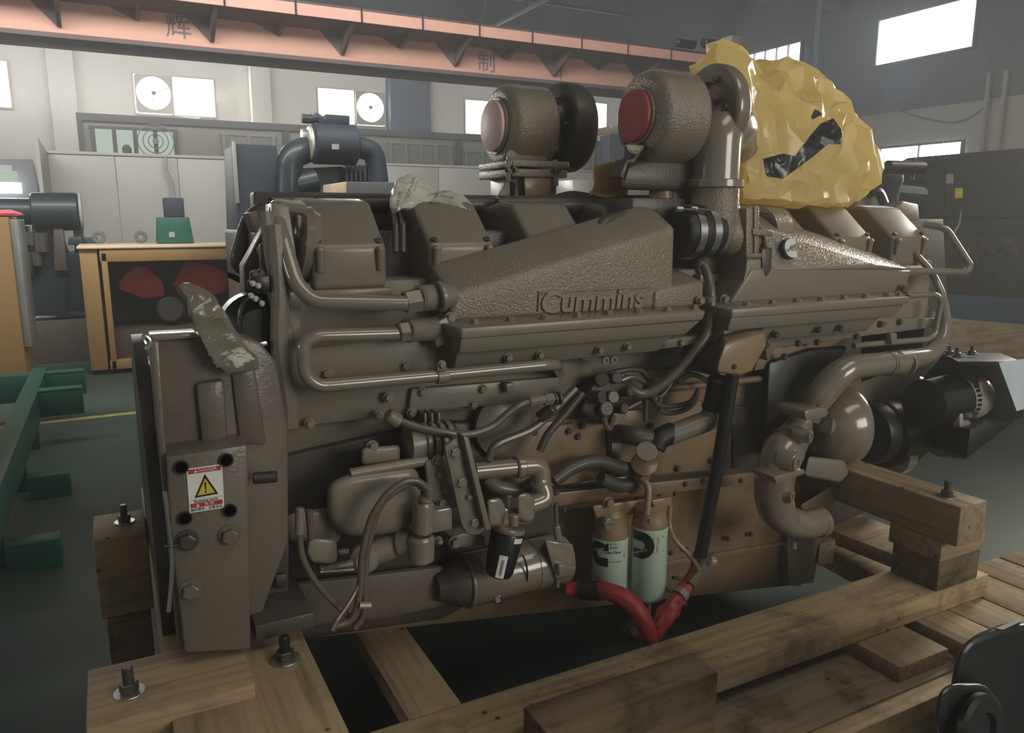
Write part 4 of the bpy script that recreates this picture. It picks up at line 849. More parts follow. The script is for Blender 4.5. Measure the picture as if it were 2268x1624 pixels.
# pedestals
a, b = P(1115, 420, Y=2.42), P(1238, 420, Y=2.42)
ped = part('turbo_pedestal', box(a.x+.035, b.x-.02, 2.4, 2.6, CAMZ-.05, P(1180, 390, Y=2.4).z, .008), 'paint')
obj('duct', hull([pt(x, y, Y) for x, y in ((1160, 392), (1222, 392), (1218, 440), (1163, 440)) for Y in (2.36, 2.42)], .006), M['tan'], ped)
zt0, zt1, zt2 = P(1180, 392, Y=2.35).z, P(1180, 372, Y=2.35).z, P(1180, 355, Y=2.35).z
obj('flange', box(a.x-.0, b.x+.0, 2.35, 2.62, zt1+.003, zt2, .004), M['cast'], ped); obj('flange', box(a.x, b.x-.005, 2.355, 2.62, zt0, zt1-.003, .004), M['cast'], ped)
for px in (1124, 1140, 1228, 1236): pb(ped, px, 376, 2.35, .008, .012, 'dark')
for px in (1126, 1228):
    p = P(px, 400, Y=2.36); obj('stud', cyl(p, p+Vector((0, 0, .07)), .008, n=8), M['cast'], ped)
p = P(1230, 412, Y=2.36); obj('stud_nut', cyl(p, p+Vector((0, 0, .03)), .012, n=6), M['cast'], ped)
obj('foot', hull([pt(x, y, Y) for x, y in ((1095, 445), (1120, 402), (1130, 402), (1130, 445)) for Y in (2.38, 2.5)], .004), M['cast'], ped)
obj('neck', hull([pt(x, y, Y) for x, y in ((1125, 330), (1205, 330), (1215, 358), (1120, 358)) for Y in (2.4, 2.55)], .01), M['cast'], ped)
obj('outlet_cone', lathe(pt(1100, 395, 2.66), (1, 0, .1), [(0, .03), (.05, .09), (.12, .095), (.14, 0)], 24), M['dark'], ped)
ped2 = part('turbo_pedestal', hull([pt(x, y, Y) for x, y in ((1380, 300), (1540, 290), (1560, 330), (1520, 400), (1400, 425), (1385, 380)) for Y in (2.06, 2.2)], .03, 3), 'dark')
obj('outlet_neck', hull([pt(x, y, Y) for x, y in ((1384, 318), (1430, 322), (1412, 346), (1392, 340)) for Y in (1.95, 2.08)], .01), M['cast'], ped2)
obj('bracket_edge', plate([(1372, 390), (1388, 352), (1400, 352), (1432, 312), (1436, 318), (1405, 362), (1392, 362), (1382, 398)], 1.98, 2.04), M['dark'], ped2)
obj('scroll_root', hull([pt(x, y, Y) for x, y in ((1372, 420), (1390, 360), (1500, 330), (1560, 400), (1540, 425)) for Y in (2.0, 2.12)], .02, 3), M['dark'], ped2)
obj('flange_block', box(P(1380, 445, Y=2.05).x, P(1520, 445, Y=2.05).x, 2.0, 2.2, CAMZ+.0, CAMZ+.07, .006), M['dark'], ped2)
obj('duct', cyl(pt(1465, 448, 2.06), pt(1465, 420, 2.06), .04, n=20), M['tan'], ped2)
part('oil_drain_elbow', tube(smoothpath([pt(1238, 442, 2.3), pt(1265, 436, 2.3), pt(1300, 440, 2.3), pt(1330, 450, 2.3)]), .02, 12), 'dark')
part('manifold_pipe', tube([pt(1100, 455, 2.3), pt(1440, 452, 2.2)], .032, 14), 'dark')
# ---- hoses and harness in the middle
part('crankcase_hose', tube(smoothpath([pt(1560, 590, 1.9), pt(1572, 630, 1.86), pt(1574, 690, 1.84), pt(1562, 745, 1.84), pt(1530, 790, 1.84), pt(1475, 845, 1.86), pt(1430, 872, 1.88), pt(1395, 862, 1.9), pt(1375, 845, 1.95)]), .0155, 14), 'hose')
part('hose_clip', cyl(pt(1572, 658, 1.84), pt(1573, 668, 1.84), .018, n=14), 'paint')
hb_ = [(1310, 850), (1335, 822), (1360, 830), (1390, 850), (1372, 890), (1348, 945), (1315, 930), (1280, 915)]
part('fuel_pump_body', hull([pt(x, y, Y) for x, y in hb_ for Y in (1.88, 2.0)], .02, 3), 'dark')
for k, (px, py, r) in enumerate(((1330, 842, .022), (1358, 838, .018), (1345, 880, .02), (1325, 905, .024), (1360, 905, .016), (1368, 868, .015), (1300, 880, .02))):
    p = pt(px, py, 1.9); part('pump_fitting', cyl(p, p+Vector((.006*(k-3), -.035-.004*k, .01)), r, n=12, c=.003), 'dark')
hoses = [[(1345, 830), (1385, 820), (1420, 822), (1436, 845), (1425, 865), (1400, 870)], [(1360, 850), (1400, 835), (1430, 850), (1450, 870), (1440, 890)],
 [(1390, 905), (1420, 890), (1460, 880), (1490, 845)], [(1462, 880), (1462, 905), (1480, 915), (1510, 910), (1535, 895), (1545, 870)], [(1440, 862), (1455, 895), (1490, 900), (1530, 890), (1548, 862)],
 [(1500, 845), (1530, 830), (1560, 840), (1575, 855)], [(1520, 820), (1550, 812), (1580, 830), (1572, 845)], [(1342, 900), (1338, 930), (1350, 950), (1360, 920)], [(1290, 870), (1250, 920), (1215, 960), (1195, 1000)], [(1275, 860), (1230, 905), (1180, 950), (1100, 985), (1082, 1020)]]
for k, h in enumerate(hoses): part('harness_hose', tube(smoothpath([pt(x, y, 1.93-.008*k) for x, y in h]), .009 if k < 8 else .012, 10), 'hose' if k % 2 else 'dark')
part('drop_link', cyl(pt(1431, 885, 1.9), pt(1429, 932, 1.9), .008, n=10), 'dark')
for px, py in ((1339, 798), (1357, 797)): part('plug', lathe(pt(px, py, 1.86), (0, -1, 0), [(0, .012), (.008, .012), (.008, .006), (.003, .005), (.003, 0)], 16), 'paint')
part('oil_line', tube(smoothpath([pt(868, 925, 1.84), pt(920, 945, 1.82), pt(985, 958, 1.8), pt(1040, 962, 1.8), pt(1090, 945, 1.8), pt(1130, 912, 1.8), pt(1165, 892, 1.8), pt(1220, 884, 1.82)]), .0105, 12), 'hose')
fo_ = part('line_fitting', cyl(pt(1170, 890, 1.8), pt(1205, 884, 1.81), .014, n=8, c=.002), 'paint'); obj('nut', cyl(pt(1203, 885, 1.81), pt(1222, 882, 1.82), .018, n=6, c=.002), M['paint'], fo_)
for px in (1226, 1236): obj('spring_clip', cyl(pt(px, 883, 1.82), pt(px+4, 882, 1.82), .019, n=14), M['dark'], fo_)
part('adapter_barrel', cyl(pt(1195, 925, 1.86), pt(1226, 902, 1.83), .018, n=14, c=.003), 'dark')
part('banjo', cyl(pt(858, 918, 1.84), pt(884, 935, 1.84), .02, n=12, c=.004), 'paint')
part('turbo_boss', lathe(pt(1115, 940, 1.99), (0, -1, 0), [(0, .1), (.02, .1), (.035, .07), (.04, 0)], 30), 'paint')
# ---- fuel / lube pump group low left
part('gear_pump_housing', hull([pt(x, y, Y) for x, y in ((722, 1070), (780, 1048), (925, 1030), (935, 1110), (900, 1180), (760, 1190), (725, 1150)) for Y in (1.8, 2.1)], .03, 4), 'paint')
part('pump_neck', hull([pt(x, y, Y) for x, y in ((630, 1140), (740, 1120), (760, 1180), (740, 1215), (640, 1205)) for Y in (1.86, 2.1)], .02, 3), 'paint')
part('lower_casing', hull([pt(x, y, Y) for x, y in ((560, 1020), (960, 930), (1100, 930), (1240, 1120), (1240, 1230), (980, 1370), (640, 1420), (560, 1380)) for Y in (2.0, 2.2)], .02, 3), 'dark')
part('lower_casing', hull([pt(x, y, Y) for x, y in ((640, 1290), (980, 1250), (1040, 1330), (860, 1372), (640, 1395)) for Y in (1.93, 2.1)], .02, 3), 'housing')
part('pump_cap', hull([pt(x, y, Y) for x, y in ((800, 992), (886, 985), (886, 1024), (800, 1032)) for Y in (1.84, 1.98)], .012, 3), 'paint')
pb(eng, 824, 988, 1.86, .012, .02)
part('cross_tube', tube([pt(775, 1050, 1.82), pt(945, 1020, 1.82)], .014, 12), 'paint')
bel = part('ribbed_coupling', lathe(pt(898, 985, 1.86), (pt(990, 975, 1.86)-pt(898, 985, 1.86)), [(0, .03), (.005, .052), (.04, .052), (.045, .046), (.05, .046)], 28), 'paint')
for k in range(4):
    p = pt(934+k*17, 980-k*2, 1.86); obj('rib', cyl(p, p+Vector((.014, 0, 0)), .052, n=28, c=.002), M['paint'], bel)
obj('core', cyl(pt(930, 980, 1.86), pt(1005, 972, 1.86), .043, n=28), M['dark'], bel)
for k in range(3): p = pt(934+k*15, 928, 1.9); obj('fin', box(p.x, p.x+.008, 1.88, 1.98, p.z-.02, p.z+.02, .003), M['paint'], bel)
fb = part('flange_body', hull([pt(x, y, Y) for x, y in ((938, 1020), (990, 1008), (1010, 1100), (975, 1125), (950, 1110)) for Y in (1.8, 1.95)], .012, 3), 'paint')
for px, py in ((968, 1020), (975, 1048), (987, 1082), (978, 1112)): pb(fb, px, py, 1.8, .012, .016)
# angled bracket
br = part('pump_bracket', prism([pt(985, 990, 1.74), pt(1010, 970, 1.74), pt(1030, 968, 1.74), pt(1076, 1172, 1.74), pt(1060, 1186, 1.74), pt(1034, 1184, 1.74), pt(1022, 1160, 1.74)], (0, .012, 0), .003), 'paint')
obj('bracket_edge', prism([pt(1026, 966, 1.71), pt(1038, 970, 1.71), pt(1088, 1172, 1.71), pt(1076, 1176, 1.71)], (0, .045, 0), .002), M['paint'], br)
for px, py, r in ((1008, 1002, .014), (1022, 1068, .014), (1038, 1100, .008), (1050, 1156, .013)): pb(br, px, py, 1.74, r, .01)
# horizontal pipe and street elbows
ep = part('fuel_pipe', cyl(pt(1050, 1044, 1.86), pt(1152, 1034, 1.86), .0245, n=22), 'gloss')
obj('elbow', tube(fillet([pt(1143, 1034, 1.86), pt(1196, 1030, 1.86), pt(1200, 1075, 1.85)], .04, 8), .029, 22), M['gloss'], ep)
obj('elbow_collar', cyl(pt(1140, 1035, 1.86), pt(1158, 1033, 1.86), .033, n=24, c=.004), M['gloss'], ep)
obj('elbow', tube(fillet([pt(1195, 1065, 1.85), pt(1212, 1105, 1.83), pt(1170, 1120, 1.83)], .04, 8), .027, 22), M['gloss'], ep)
obj('elbow_collar', cyl(pt(1193, 1062, 1.85), pt(1201, 1080, 1.85), .031, n=24, c=.004), M['gloss'], ep)
obj('curved_back_pipe', tube(smoothpath([pt(1080, 1060, 1.95), pt(1105, 1080, 1.93), pt(1150, 1085, 1.92), pt(1185, 1070, 1.9)]), .022, 16), M['paint'], ep)
fh = part('filter_head', hull([pt(x, y, Y) for x, y in ((1078, 1106), (1108, 1102), (1120, 1125), (1116, 1165), (1082, 1168)) for Y in (1.74, 1.86)], .01, 3), 'gloss')
obj('lobe', hull([pt(x, y, Y) for x, y in ((1145, 1096), (1168, 1090), (1184, 1105), (1184, 1150), (1170, 1160), (1146, 1150)) for Y in (1.74, 1.86)], .01, 3), M['gloss'], fh)
obj('bridge', hull([pt(x, y, Y) for x, y in ((1090, 1128), (1180, 1120), (1180, 1160), (1090, 1170)) for Y in (1.78, 1.88)], .008), M['gloss'], fh)
obj('plug', cyl(pt(1138, 1165, 1.72), pt(1138, 1140, 1.72), .014, n=12, c=.003), M['gloss'], fh); obj('drain_neck', cyl(pt(1128, 1122, 1.78), pt(1128, 1098, 1.78), .009, n=10, c=.002), M['gloss'], fh)
a, b = pt(1125, 1176, 1.79), pt(1105, 1266, 1.79)
ax = (b-a).normalized()
obj('seat_ring', cyl(a-ax*.014, a, .048, n=30, c=.003), M['gloss'], fh)
bf = part('fuel_filter', lathe(a, ax, [(0, 0), (0, .044), (.006, .047), (.085, .043), (.115, .04), (.128, .034), (.134, .02), (.136, 0)], 36), 'black', label='black spin-on fuel filter with a white label')
def curved_label(par, center, ax, r, a0, a1, h0, h1, m, name='label'):
    d, s, u = frame_axes(ax); bm = bmesh.new(); n = 8; vs = []
    for i in range(n+1):
        an = a0+(a1-a0)*i/n; q = s*math.cos(an)+u*math.sin(an)
        vs.append([bm.verts.new(Vector(center)+d*h+q*(r+k)) for h in (h0, h1) for k in (0, .0012)])
    for p_, q_ in zip(vs, vs[1:]):
        for i, j in ((0, 1), (1, 3), (3, 2), (2, 0)): bm.faces.new((p_[i], p_[j], q_[j], q_[i]))
    bm.faces.new((vs[0][0], vs[0][1], vs[0][3], vs[0][2])); bm.faces.new((vs[-1][0], vs[-1][1], vs[-1][3], vs[-1][2]))
    return obj(name, fin(bm), M[m], par)
def ang_to(center, ax, px, py, Y):   # angle round the axis that faces a photographed spot
    d, s, u = frame_axes(ax); v = P(px, py, Y=Y)-Vector(center); return math.atan2(v.dot(u), v.dot(s))
aa = ang_to(a, ax, 1115, 1240, 1.74)
curved_label(bf, a, ax, .0435, aa-.25, aa+.28, .058, .122, 'white'); ab = ang_to(a, ax, 1145, 1182, 1.75)
curved_label(bf, a, ax, .0478, ab-.2, ab+.4, .006, .02, 'white'); curved_label(bf, a, ax, .0445, aa-.05, aa+.02, .07, .112, 'greyink', 'print_line'); curved_label(bf, a, ax, .0445, aa+.06, aa+.1, .07, .115, 'greyink', 'print_line')
# ---- starter motor
s0, s1 = pt(1034, 1285, 1.93), pt(1248, 1240, 1.93)
sax = Vector((1, 0, (s1.z-s0.z)*0)); Ls = s1.x-s0.x
sm = part('starter_motor', lathe(s0, (1, 0, 0), [(0, 0), (0, .074), (.008, .079), (Ls*.62, .079), (Ls*.625, .0765), (Ls*.635, .0765), (Ls*.64, .079), (Ls-.01, .079), (Ls, .072), (Ls, 0)], 48), 'tan', label='cylindrical starter motor')
sm.data.materials.clear(); sm.data.materials.append(M['gloss'])
obj('nose_ring', cyl(s0-Vector((.012, 0, 0)), s0, .082, n=44, c=.003), M['paint'], sm)
obj('nose_cone', lathe(s0-Vector((.1, 0, 0)), (1, 0, 0), [(0, .04), (.03, .05), (.06, .07), (.09, .072)], 30), M['dark'], sm)
obj('nose_plate', hull([pt(x, y, Y) for x, y in ((880, 1290), (1030, 1255), (1035, 1330), (890, 1368)) for Y in (1.95, 2.05)], .01), M['dark'], sm)
obj('end_bell', hull([pt(x, y, Y) for x, y in ((1205, 1195), (1268, 1204), (1274, 1230), (1270, 1276), (1230, 1284)) for Y in (1.84, 1.98)], .008, 3), M['gloss'], sm)
obj('end_rib', plate([(1238, 1252), (1275, 1254), (1272, 1264), (1238, 1278)], 1.82, 1.86), M['gloss'], sm)
obj('terminal_post', cyl(pt(1235, 1300, 1.85), pt(1235, 1280, 1.85), .006, n=8), M['gloss'], sm)
bolt(sm, pt(1100, 1322, 1.87), (0, -.6, -.8), .014, .02, 'steel')
obj('sensor', cyl(pt(1236, 1195, 1.85), pt(1232, 1165, 1.85), .012, n=8, c=.002), M['gloss'], sm); obj('sensor_wire', tube([pt(1232, 1170, 1.85), pt(1231, 1115, 1.85)], .007, 10), M['hose'], sm)
obj('strap', tube(smoothpath([pt(1145, 1222, 1.85), pt(1160, 1235, 1.845), pt(1168, 1270, 1.845), pt(1162, 1312, 1.87)]), .003, 6), M['black'], sm)
pb(sm, 1006, 1200, 1.86, .014, .02); obj('mount_lug', plate([(998, 1190), (1030, 1182), (1075, 1190), (1075, 1210), (1000, 1214)], 1.86, 1.95), M['paint'], sm)
# ---- solenoid valve with twin hoses
so = part('fuel_solenoid', cyl(pt(937, 1180, 1.76), pt(937, 1112, 1.76), .029, n=28, c=.006), 'gloss')
obj('lower_body', cyl(pt(933, 1245, 1.77), pt(933, 1185, 1.77), .034, .036, n=28, c=.008), M['gloss'], so)
obj('top_button', cyl(pt(940, 1112, 1.76), pt(942, 1098, 1.76), .017, n=22, c=.003), M['gloss'], so)
obj('side_block', box(P(950, 1150, Y=1.78).x, P(996, 1150, Y=1.78).x, 1.76, 1.86, P(970, 1180, Y=1.76).z, P(970, 1130, Y=1.76).z, .005), M['gloss'], so)
obj('side_flange', cyl(pt(880, 1205, 1.82), pt(912, 1200, 1.8), .035, n=24, c=.005), M['paint'], so)
obj('valve_neck', cyl(pt(820, 1225, 1.84), pt(885, 1205, 1.83), .034, n=24, c=.004), M['paint'], so)
obj('hex_neck', cyl(pt(995, 1150, 1.82), pt(1030, 1142, 1.82), .026, n=6, c=.003), M['paint'], so)
pb(so, 970, 1196, 1.76, .008, .02)
vb = part('pressure_sensor', hull([pt(x, y, Y) for x, y in ((682, 1198), (700, 1192), (745, 1196), (748, 1240), (735, 1250), (690, 1246), (678, 1225)) for Y in (1.78, 1.84)], .012, 3), 'paint')
obj('neck', cyl(pt(746, 1226, 1.81), pt(772, 1222, 1.81), .014, n=12, c=.002), M['dsteel'], vb)
obj('valve_ball', lathe(pt(805, 1232, 1.84), (0, -1, 0), [(-.03, 0), (-.03, .03), (-.01, .042), (.02, .042), (.035, .03), (.04, 0)], 28), M['paint'], vb)
obj('coupler', cyl(pt(705, 1262, 1.8), pt(780, 1248, 1.82), .012, n=10, c=.003), M['hose'], vb)
obj('coupler_hex', cyl(pt(718, 1262, 1.8), pt(735, 1258, 1.8), .015, n=6), M['dark'], vb); obj('rod', tube([pt(708, 1268, 1.78), pt(783, 1262, 1.8)], .004, 6), M['steel'], vb)
hA = [(948, 1090), (938, 1078), (912, 1070), (880, 1085), (850, 1110), (830, 1150), (812, 1230), (808, 1300), (805, 1360), (785, 1392)]
hB = [(948, 1084), (925, 1066), (895, 1068), (862, 1090), (838, 1120), (818, 1160), (802, 1230), (797, 1310), (780, 1370), (742, 1388)]
for h, n in ((hA, 0), (hB, 1)): part('twin_hose', tube(smoothpath([pt(x, y, 1.72-.02*n) for x, y in h]), .0085, 12), 'hose')
part('elbow_fitting', tube(fillet([pt(932, 1074, 1.72), pt(950, 1082, 1.74), pt(948, 1110, 1.76)], .02), .012, 12), 'gloss')
part('hose_clip', tube([pt(795, 1341, 1.69), pt(820, 1341, 1.69)], .009, 8), 'paint')
part('wire_hose', tube(smoothpath([pt(662, 1130, 1.72), pt(664, 1190, 1.72), pt(672, 1240, 1.72), pt(700, 1290, 1.72), pt(735, 1330, 1.72), pt(772, 1366, 1.72)]), .0075, 10), 'hose')
part('wire_hose', tube(smoothpath([pt(800, 1262, 1.74), pt(792, 1300, 1.7), pt(770, 1340, 1.68), pt(742, 1380, 1.66)]), .0055, 10), 'hose')
part('wire_end', cyl(pt(748, 1372, 1.66), pt(736, 1396, 1.66), .006, n=10), 'zinc', label='shiny crimped wire end')
part('hose_end', cyl(pt(664, 1125, 1.72), pt(663, 1185, 1.72), .011, n=12, c=.003), 'paint'); part('vertical_line', tube([pt(684, 1130, 1.8), pt(690, 1200, 1.8)], .009, 8), 'hose')
part('support_foot', box(P(560, 1400, Y=1.7).x, P(690, 1400, Y=1.7).x, 1.66, 2.0, .722, .76, .004), 'dark')
plt('support_web', [(560, 1150), (640, 1140), (640, 1400), (560, 1420)], 1.8, 1.84, 'dark')
plt('tag', [(610, 1275), (636, 1272), (634, 1302), (612, 1306)], 1.78, 1.79, 'dsteel', .001)
# ---- lube filters
def lube(px, top, bot, Yc, rpx, nm):
    a = P(px, bot, Y=Yc); b = P(px, top, Y=Yc); b.x = a.x; r = .0585
    o = part('oil_filter', lathe(a, (0, 0, 1), [(0, 0), (0, r*.8), (.006, r*.94), (.016, r), (b.z-a.z-.012, r), (b.z-a.z-.004, r*1.02), (b.z-a.z, r*1.0), (b.z-a.z, 0)], 44), 'mint', label=nm)
    o['r'] = r; return o, a, b, r
f1, a1, b1, r1 = lube(1349, 1185, 1312, 1.93, 41, 'pale green oil filter with an upright black emblem and print')
f2, a2, b2, r2 = lube(1434, 1163, 1322, 1.87, 40, 'pale green oil filter with a curled black emblem, set forward')
def toward(a, px, py, Y, r):
    for _ in range(6): pass
    d = ray(px, py); # angle on the cylinder where this sight line lands
    o = Vector((0-a.x, 0-a.y)); dd = Vector((d.x, d.y)); A = dd.dot(dd); B = 2*o.dot(dd); C_ = o.dot(o)-r*r; q = max(0, B*B-4*A*C_); t = (-B-math.sqrt(q))/(2*A); h = o+dd*t
    return math.atan2(h.y, h.x), CAMZ+d.z*t
an, zz = toward(a1, 1330, 1226, 0, r1)
obj('emblem', wrap_bm(emblem_bm(.042, .0008), (a1.x, a1.y), r1, an, zz), M['ink'], f1)
for i, s in enumerate(('3889311', 'LF777', 'Lube Filter')):
    an, zz = toward(a1, 1358, 1205+i*10, 0, r1); obj('print', wrap_bm(text_bm(s, .0135, .0003), (a1.x, a1.y), r1+.0006, an, zz), M['ink'], f1)
an, zz = toward(a1, 1362, 1245, 0, r1); obj('print', wrap_bm(text_bm('Cummins Filtration', .006, .0002), (a1.x, a1.y), r1+.0006, an, zz), M['greyink'], f1)
an, zz = toward(a1, 1383, 1228, 0, r1)
obj('print', wrap_bm(text_bm('LF777', .010, .0002), (a1.x, a1.y), r1+.0006, an, zz, math.pi/2), M['greyink'], f1)
an, zz = toward(a1, 1325, 1216, 0, r1); obj('print', wrap_bm(text_bm('Cummins', .013, .0003), (a1.x, a1.y), r1+.0012, an, zz, .35), M['mint'], f1)
an, zz = toward(a2, 1418, 1207, 0, r2)
obj('emblem', wrap_bm(emblem_bm(.046, .0008), (a2.x, a2.y), r2, an, zz, math.pi*1.02), M['ink'], f2)
an, zz = toward(a2, 1417, 1222, 0, r2); obj('print', wrap_bm(text_bm('Cummins', .014, .0003), (a2.x, a2.y), r2+.0012, an, zz, math.pi+.5), M['mint'], f2)
for px, py, s in ((1448, 1190, '▪'), (1468, 1184, '▪'), (1448, 1220, '▪'), (1468, 1215, '▪')):
    an, zz = toward(a2, px, py, 0, r2); obj('print', wrap_bm(bmesh_sq(.004) if False else text_bm('.', .03, .0003), (a2.x, a2.y), r2+.0004, an, zz), M['ink'], f2)
an, zz = toward(a2, 1457, 1208, 0, r2); obj('print', wrap_bm(text_bm('LF777 Lube', .011, .0002), (a2.x, a2.y), r2+.0006, an, zz, math.pi/2), M['greyink'], f2)
hd = part('oil_filter_head', lathe(b1, (0, 0, 1), [(0, r1*.98), (.02, r1*.98), (.035, r1*.9), (.075, r1*.86), (.09, r1*.6), (.09, 0)], 36), 'tan')
obj('head_cup', lathe(b2, (0, 0, 1), [(0, r2*.96), (.02, r2*.96), (.03, r2*.88), (.06, r2*.84), (.07, r2*.5), (.07, 0)], 36), M['tan'], hd)
obj('gallery', hull([pt(x, y, Y) for x, y in ((1310, 1120), (1478, 1098), (1486, 1108), (1486, 1128), (1320, 1150)) for Y in (1.9, 2.0)], .012, 3), M['tan'], hd)
obj('mount_lug', hull([pt(x, y, Y) for x, y in ((1442, 1108), (1488, 1100), (1490, 1132), (1472, 1136), (1450, 1130)) for Y in (1.84, 1.94)], .006), M['tan'], hd)
p = pt(1350, 1162, 1.87); obj('drain_plug', cyl(p+Vector((0, .02, 0)), p, .018, n=20, c=.002), M['gloss'], hd); obj('plug_slot', box(p.x-.014, p.x+.014, p.y-.001, p.y+.002, p.z-.002, p.z+.002, 0), M['dark'], hd)
pb(hd, 1345, 1112, 1.9, .014, .022, 'tan'); pb(hd, 1438, 1152, 1.8, .009, .012, 'tan')
# dipstick tube, fill cap
dc = part('oil_filler', lathe(pt(1425, 1042, 1.88), (pt(1430, 1004, 1.82)-pt(1425, 1042, 1.88)), [(0, .028), (.02, .03), (.035, .04), (.043, .042), (.046, .036), (.046, 0)], 28), 'tan')
obj('neck', tube(smoothpath([pt(1425, 1040, 1.88), pt(1415, 1060, 1.9), pt(1400, 1075, 1.95)]), .03, 18), M['tan'], dc)
obj('cap_disc', cyl(pt(1431, 1004, 1.82), pt(1432, 999, 1.81), .033, n=28, c=.002), M['gloss'], dc)
part('dipstick_tube', tube(smoothpath([pt(1420, 1060, 1.86), pt(1434, 1075, 1.84), pt(1436, 1100, 1.83), pt(1432, 1140, 1.82)]), .011, 12), 'tan')
part('filter_vent_line', tube(smoothpath([pt(1484, 1120, 1.84), pt(1483, 1165, 1.83), pt(1498, 1200, 1.8), pt(1525, 1228, 1.78), pt(1545, 1258, 1.78), pt(1540, 1278, 1.8)]), .0085, 12), 'tan')
for k, h in enumerate(([(1225, 1065), (1270, 1035), (1320, 1022), (1370, 1035), (1400, 1040)], [(1330, 1060), (1370, 1075), (1410, 1068), (1430, 1050)])):
    part('oil_pipe', tube(smoothpath([pt(x, y, 1.9) for x, y in h]), .022, 14), 'dark')
# black rod, clamp hose and brown link pipe
part('dipstick_guard', tube([pt(1623, 828, 1.72), pt(1590, 1030, 1.74), pt(1551, 1232, 1.76)], .0205, 16), 'black', label='long straight black pipe')
bh = part('coolant_hose', cyl(pt(1596, 836, 1.78), pt(1580, 910, 1.8), .036, n=28, c=.006), 'rubber', label='short black hose with two clamps')
obj('band_clamp', cyl(pt(1594, 842, 1.78), pt(1592, 850, 1.78), .038, n=28), M['dsteel'], bh); obj('band_clamp', cyl(pt(1582, 897, 1.8), pt(1580, 906, 1.8), .038, n=28), M['dsteel'], bh)
part('coolant_pipe', tube(fillet([pt(1580, 905, 1.8), pt(1574, 930, 1.8), pt(1480, 965, 1.84)], .03), .033, 20), 'paint')
part('coolant_coupling', tube(smoothpath([pt(1490, 958, 1.84), pt(1462, 972, 1.84), pt(1450, 990, 1.84)]), .034, 18), 'rubber', label='black rubber coupling')
part('coolant_pipe', tube(smoothpath([pt(1446, 975, 1.85), pt(1400, 965, 1.88), pt(1370, 960, 1.95)]), .03, 16), 'dark')
part('cross_pipe', tube([pt(1470, 862, 1.96), pt(1690, 838, 1.96)], .012, 10), 'tan')
# ---- red wrapped battery cables
part('battery_cable', tube(smoothpath([pt(1255, 1306, 1.9), pt(1300, 1308, 1.86), pt(1345, 1310, 1.8), pt(1395, 1335, 1.74), pt(1425, 1375, 1.71), pt(1440, 1418, 1.72), pt(1448, 1448, 1.76)]), [.024, .026, .027, .028, .027, .025, .02], 18, wob=.12), 'redhose', label='thick red cable sleeve').data.materials[0]
part('battery_cable', tube(smoothpath([pt(1446, 1440, 1.78), pt(1452, 1400, 1.76), pt(1480, 1355, 1.76), pt(1510, 1315, 1.78), pt(1540, 1270, 1.8), pt(1560, 1245, 1.84)]), [.022, .026, .027, .024, .02, .018], 18, wob=.5), 'redhose', label='creased red taped cable')
part('cable_sleeve', tube([pt(1285, 1306, 1.87), pt(1330, 1310, 1.82)], .03, 18), 'black'); part('sleeve_fray', tube([pt(1524, 1296, 1.78), pt(1550, 1262, 1.8), pt(1572, 1238, 1.86)], .021, 12, wob=.6), 'hose')
part('drain_valve', cyl(pt(1556, 1226, 1.82), pt(1548, 1262, 1.82), .03, n=8, c=.004), 'dark'); part('drain_cock', cyl(pt(1562, 1250, 1.84), pt(1582, 1240, 1.84), .022, n=14, c=.005), 'tan')
part('tape_band', tube([pt(1503, 1322, 1.77), pt(1512, 1312, 1.775)], .0265, 16), 'paint')
part('drip_pipe', tube([pt(1436, 1322, 1.9), pt(1434, 1400, 1.9)], .01, 8), 'tan')
for h in ([(1490, 1280), (1520, 1284), (1545, 1280)], [(1475, 1305), (1500, 1320), (1520, 1340)]): part('small_lead', tube(smoothpath([pt(x, y, 1.9) for x, y in h]), .006, 8), 'dark')
part('floor_valve', lathe(pt(1400, 1392, 1.95), (-.3, -.8, .3), [(0, .03), (.02, .04), (.04, .02), (.05, .02), (.05, 0)], 18), 'dark')
# ---- front end (right): water crossover, thermostat housing, pump, pulleys
wpY = 1.8
part('crossover_pipe', tube(fillet([pt(2025, 560, 2.0), pt(2062, 600, 1.95), pt(2090, 660, 1.88), pt(2096, 740, 1.84), pt(2060, 790, 1.82), pt(1985, 800, 1.8)], .09, 8), [.012, .014, .017, .024, .034, .04], 20), 'gloss')
wp = part('water_pipe_large', tube(fillet([pt(1990, 802, 1.8), pt(1870, 815, 1.8), pt(1810, 880, 1.84), pt(1790, 925, 1.86)], .09, 8), [.042, .05, .052, .046], 26), 'gloss')
for px in (1962, 1968, 1990, 2004): obj('pipe_bead', cyl(pt(px, 806, 1.8), pt(px+4, 806, 1.8), .046, n=28, c=.001), M['gloss'], wp)
obj('pipe_band', cyl(pt(1968, 806, 1.8), pt(1992, 804, 1.8), .0445, n=28, c=.001), M['gloss'], wp)
fu = obj('flange', prism([pt(1782, 918, 1.72), pt(1786, 910, 1.72), pt(1812, 904, 1.72), pt(1830, 905, 1.72), pt(1836, 914, 1.72), pt(1830, 924, 1.72), pt(1786, 932, 1.72)], (0, .12, 0), .003), M['gloss'], wp)
bolt(fu, pt(1827, 909, 1.74)+Vector((0, .02, .006)), (0, 0, 1), .012, .01)
part('front_bracket', hull([pt(x, y, Y) for x, y in ((1700, 800), (1790, 770), (1880, 765), (1800, 880), (1720, 1000), (1690, 1010)) for Y in (1.92, 2.2)], .02, 3), 'black')
th = part('thermostat_housing', tube(smoothpath([pt(1775, 925, 1.88), pt(1762, 960, 1.84), pt(1735, 1000, 1.8), pt(1718, 1050, 1.79), pt(1714, 1095, 1.79), pt(1722, 1130, 1.79), pt(1745, 1155, 1.79), pt(1775, 1164, 1.78)]), [.04, .055, .07, .066, .066, .062, .052, .048], 30), 'gloss')
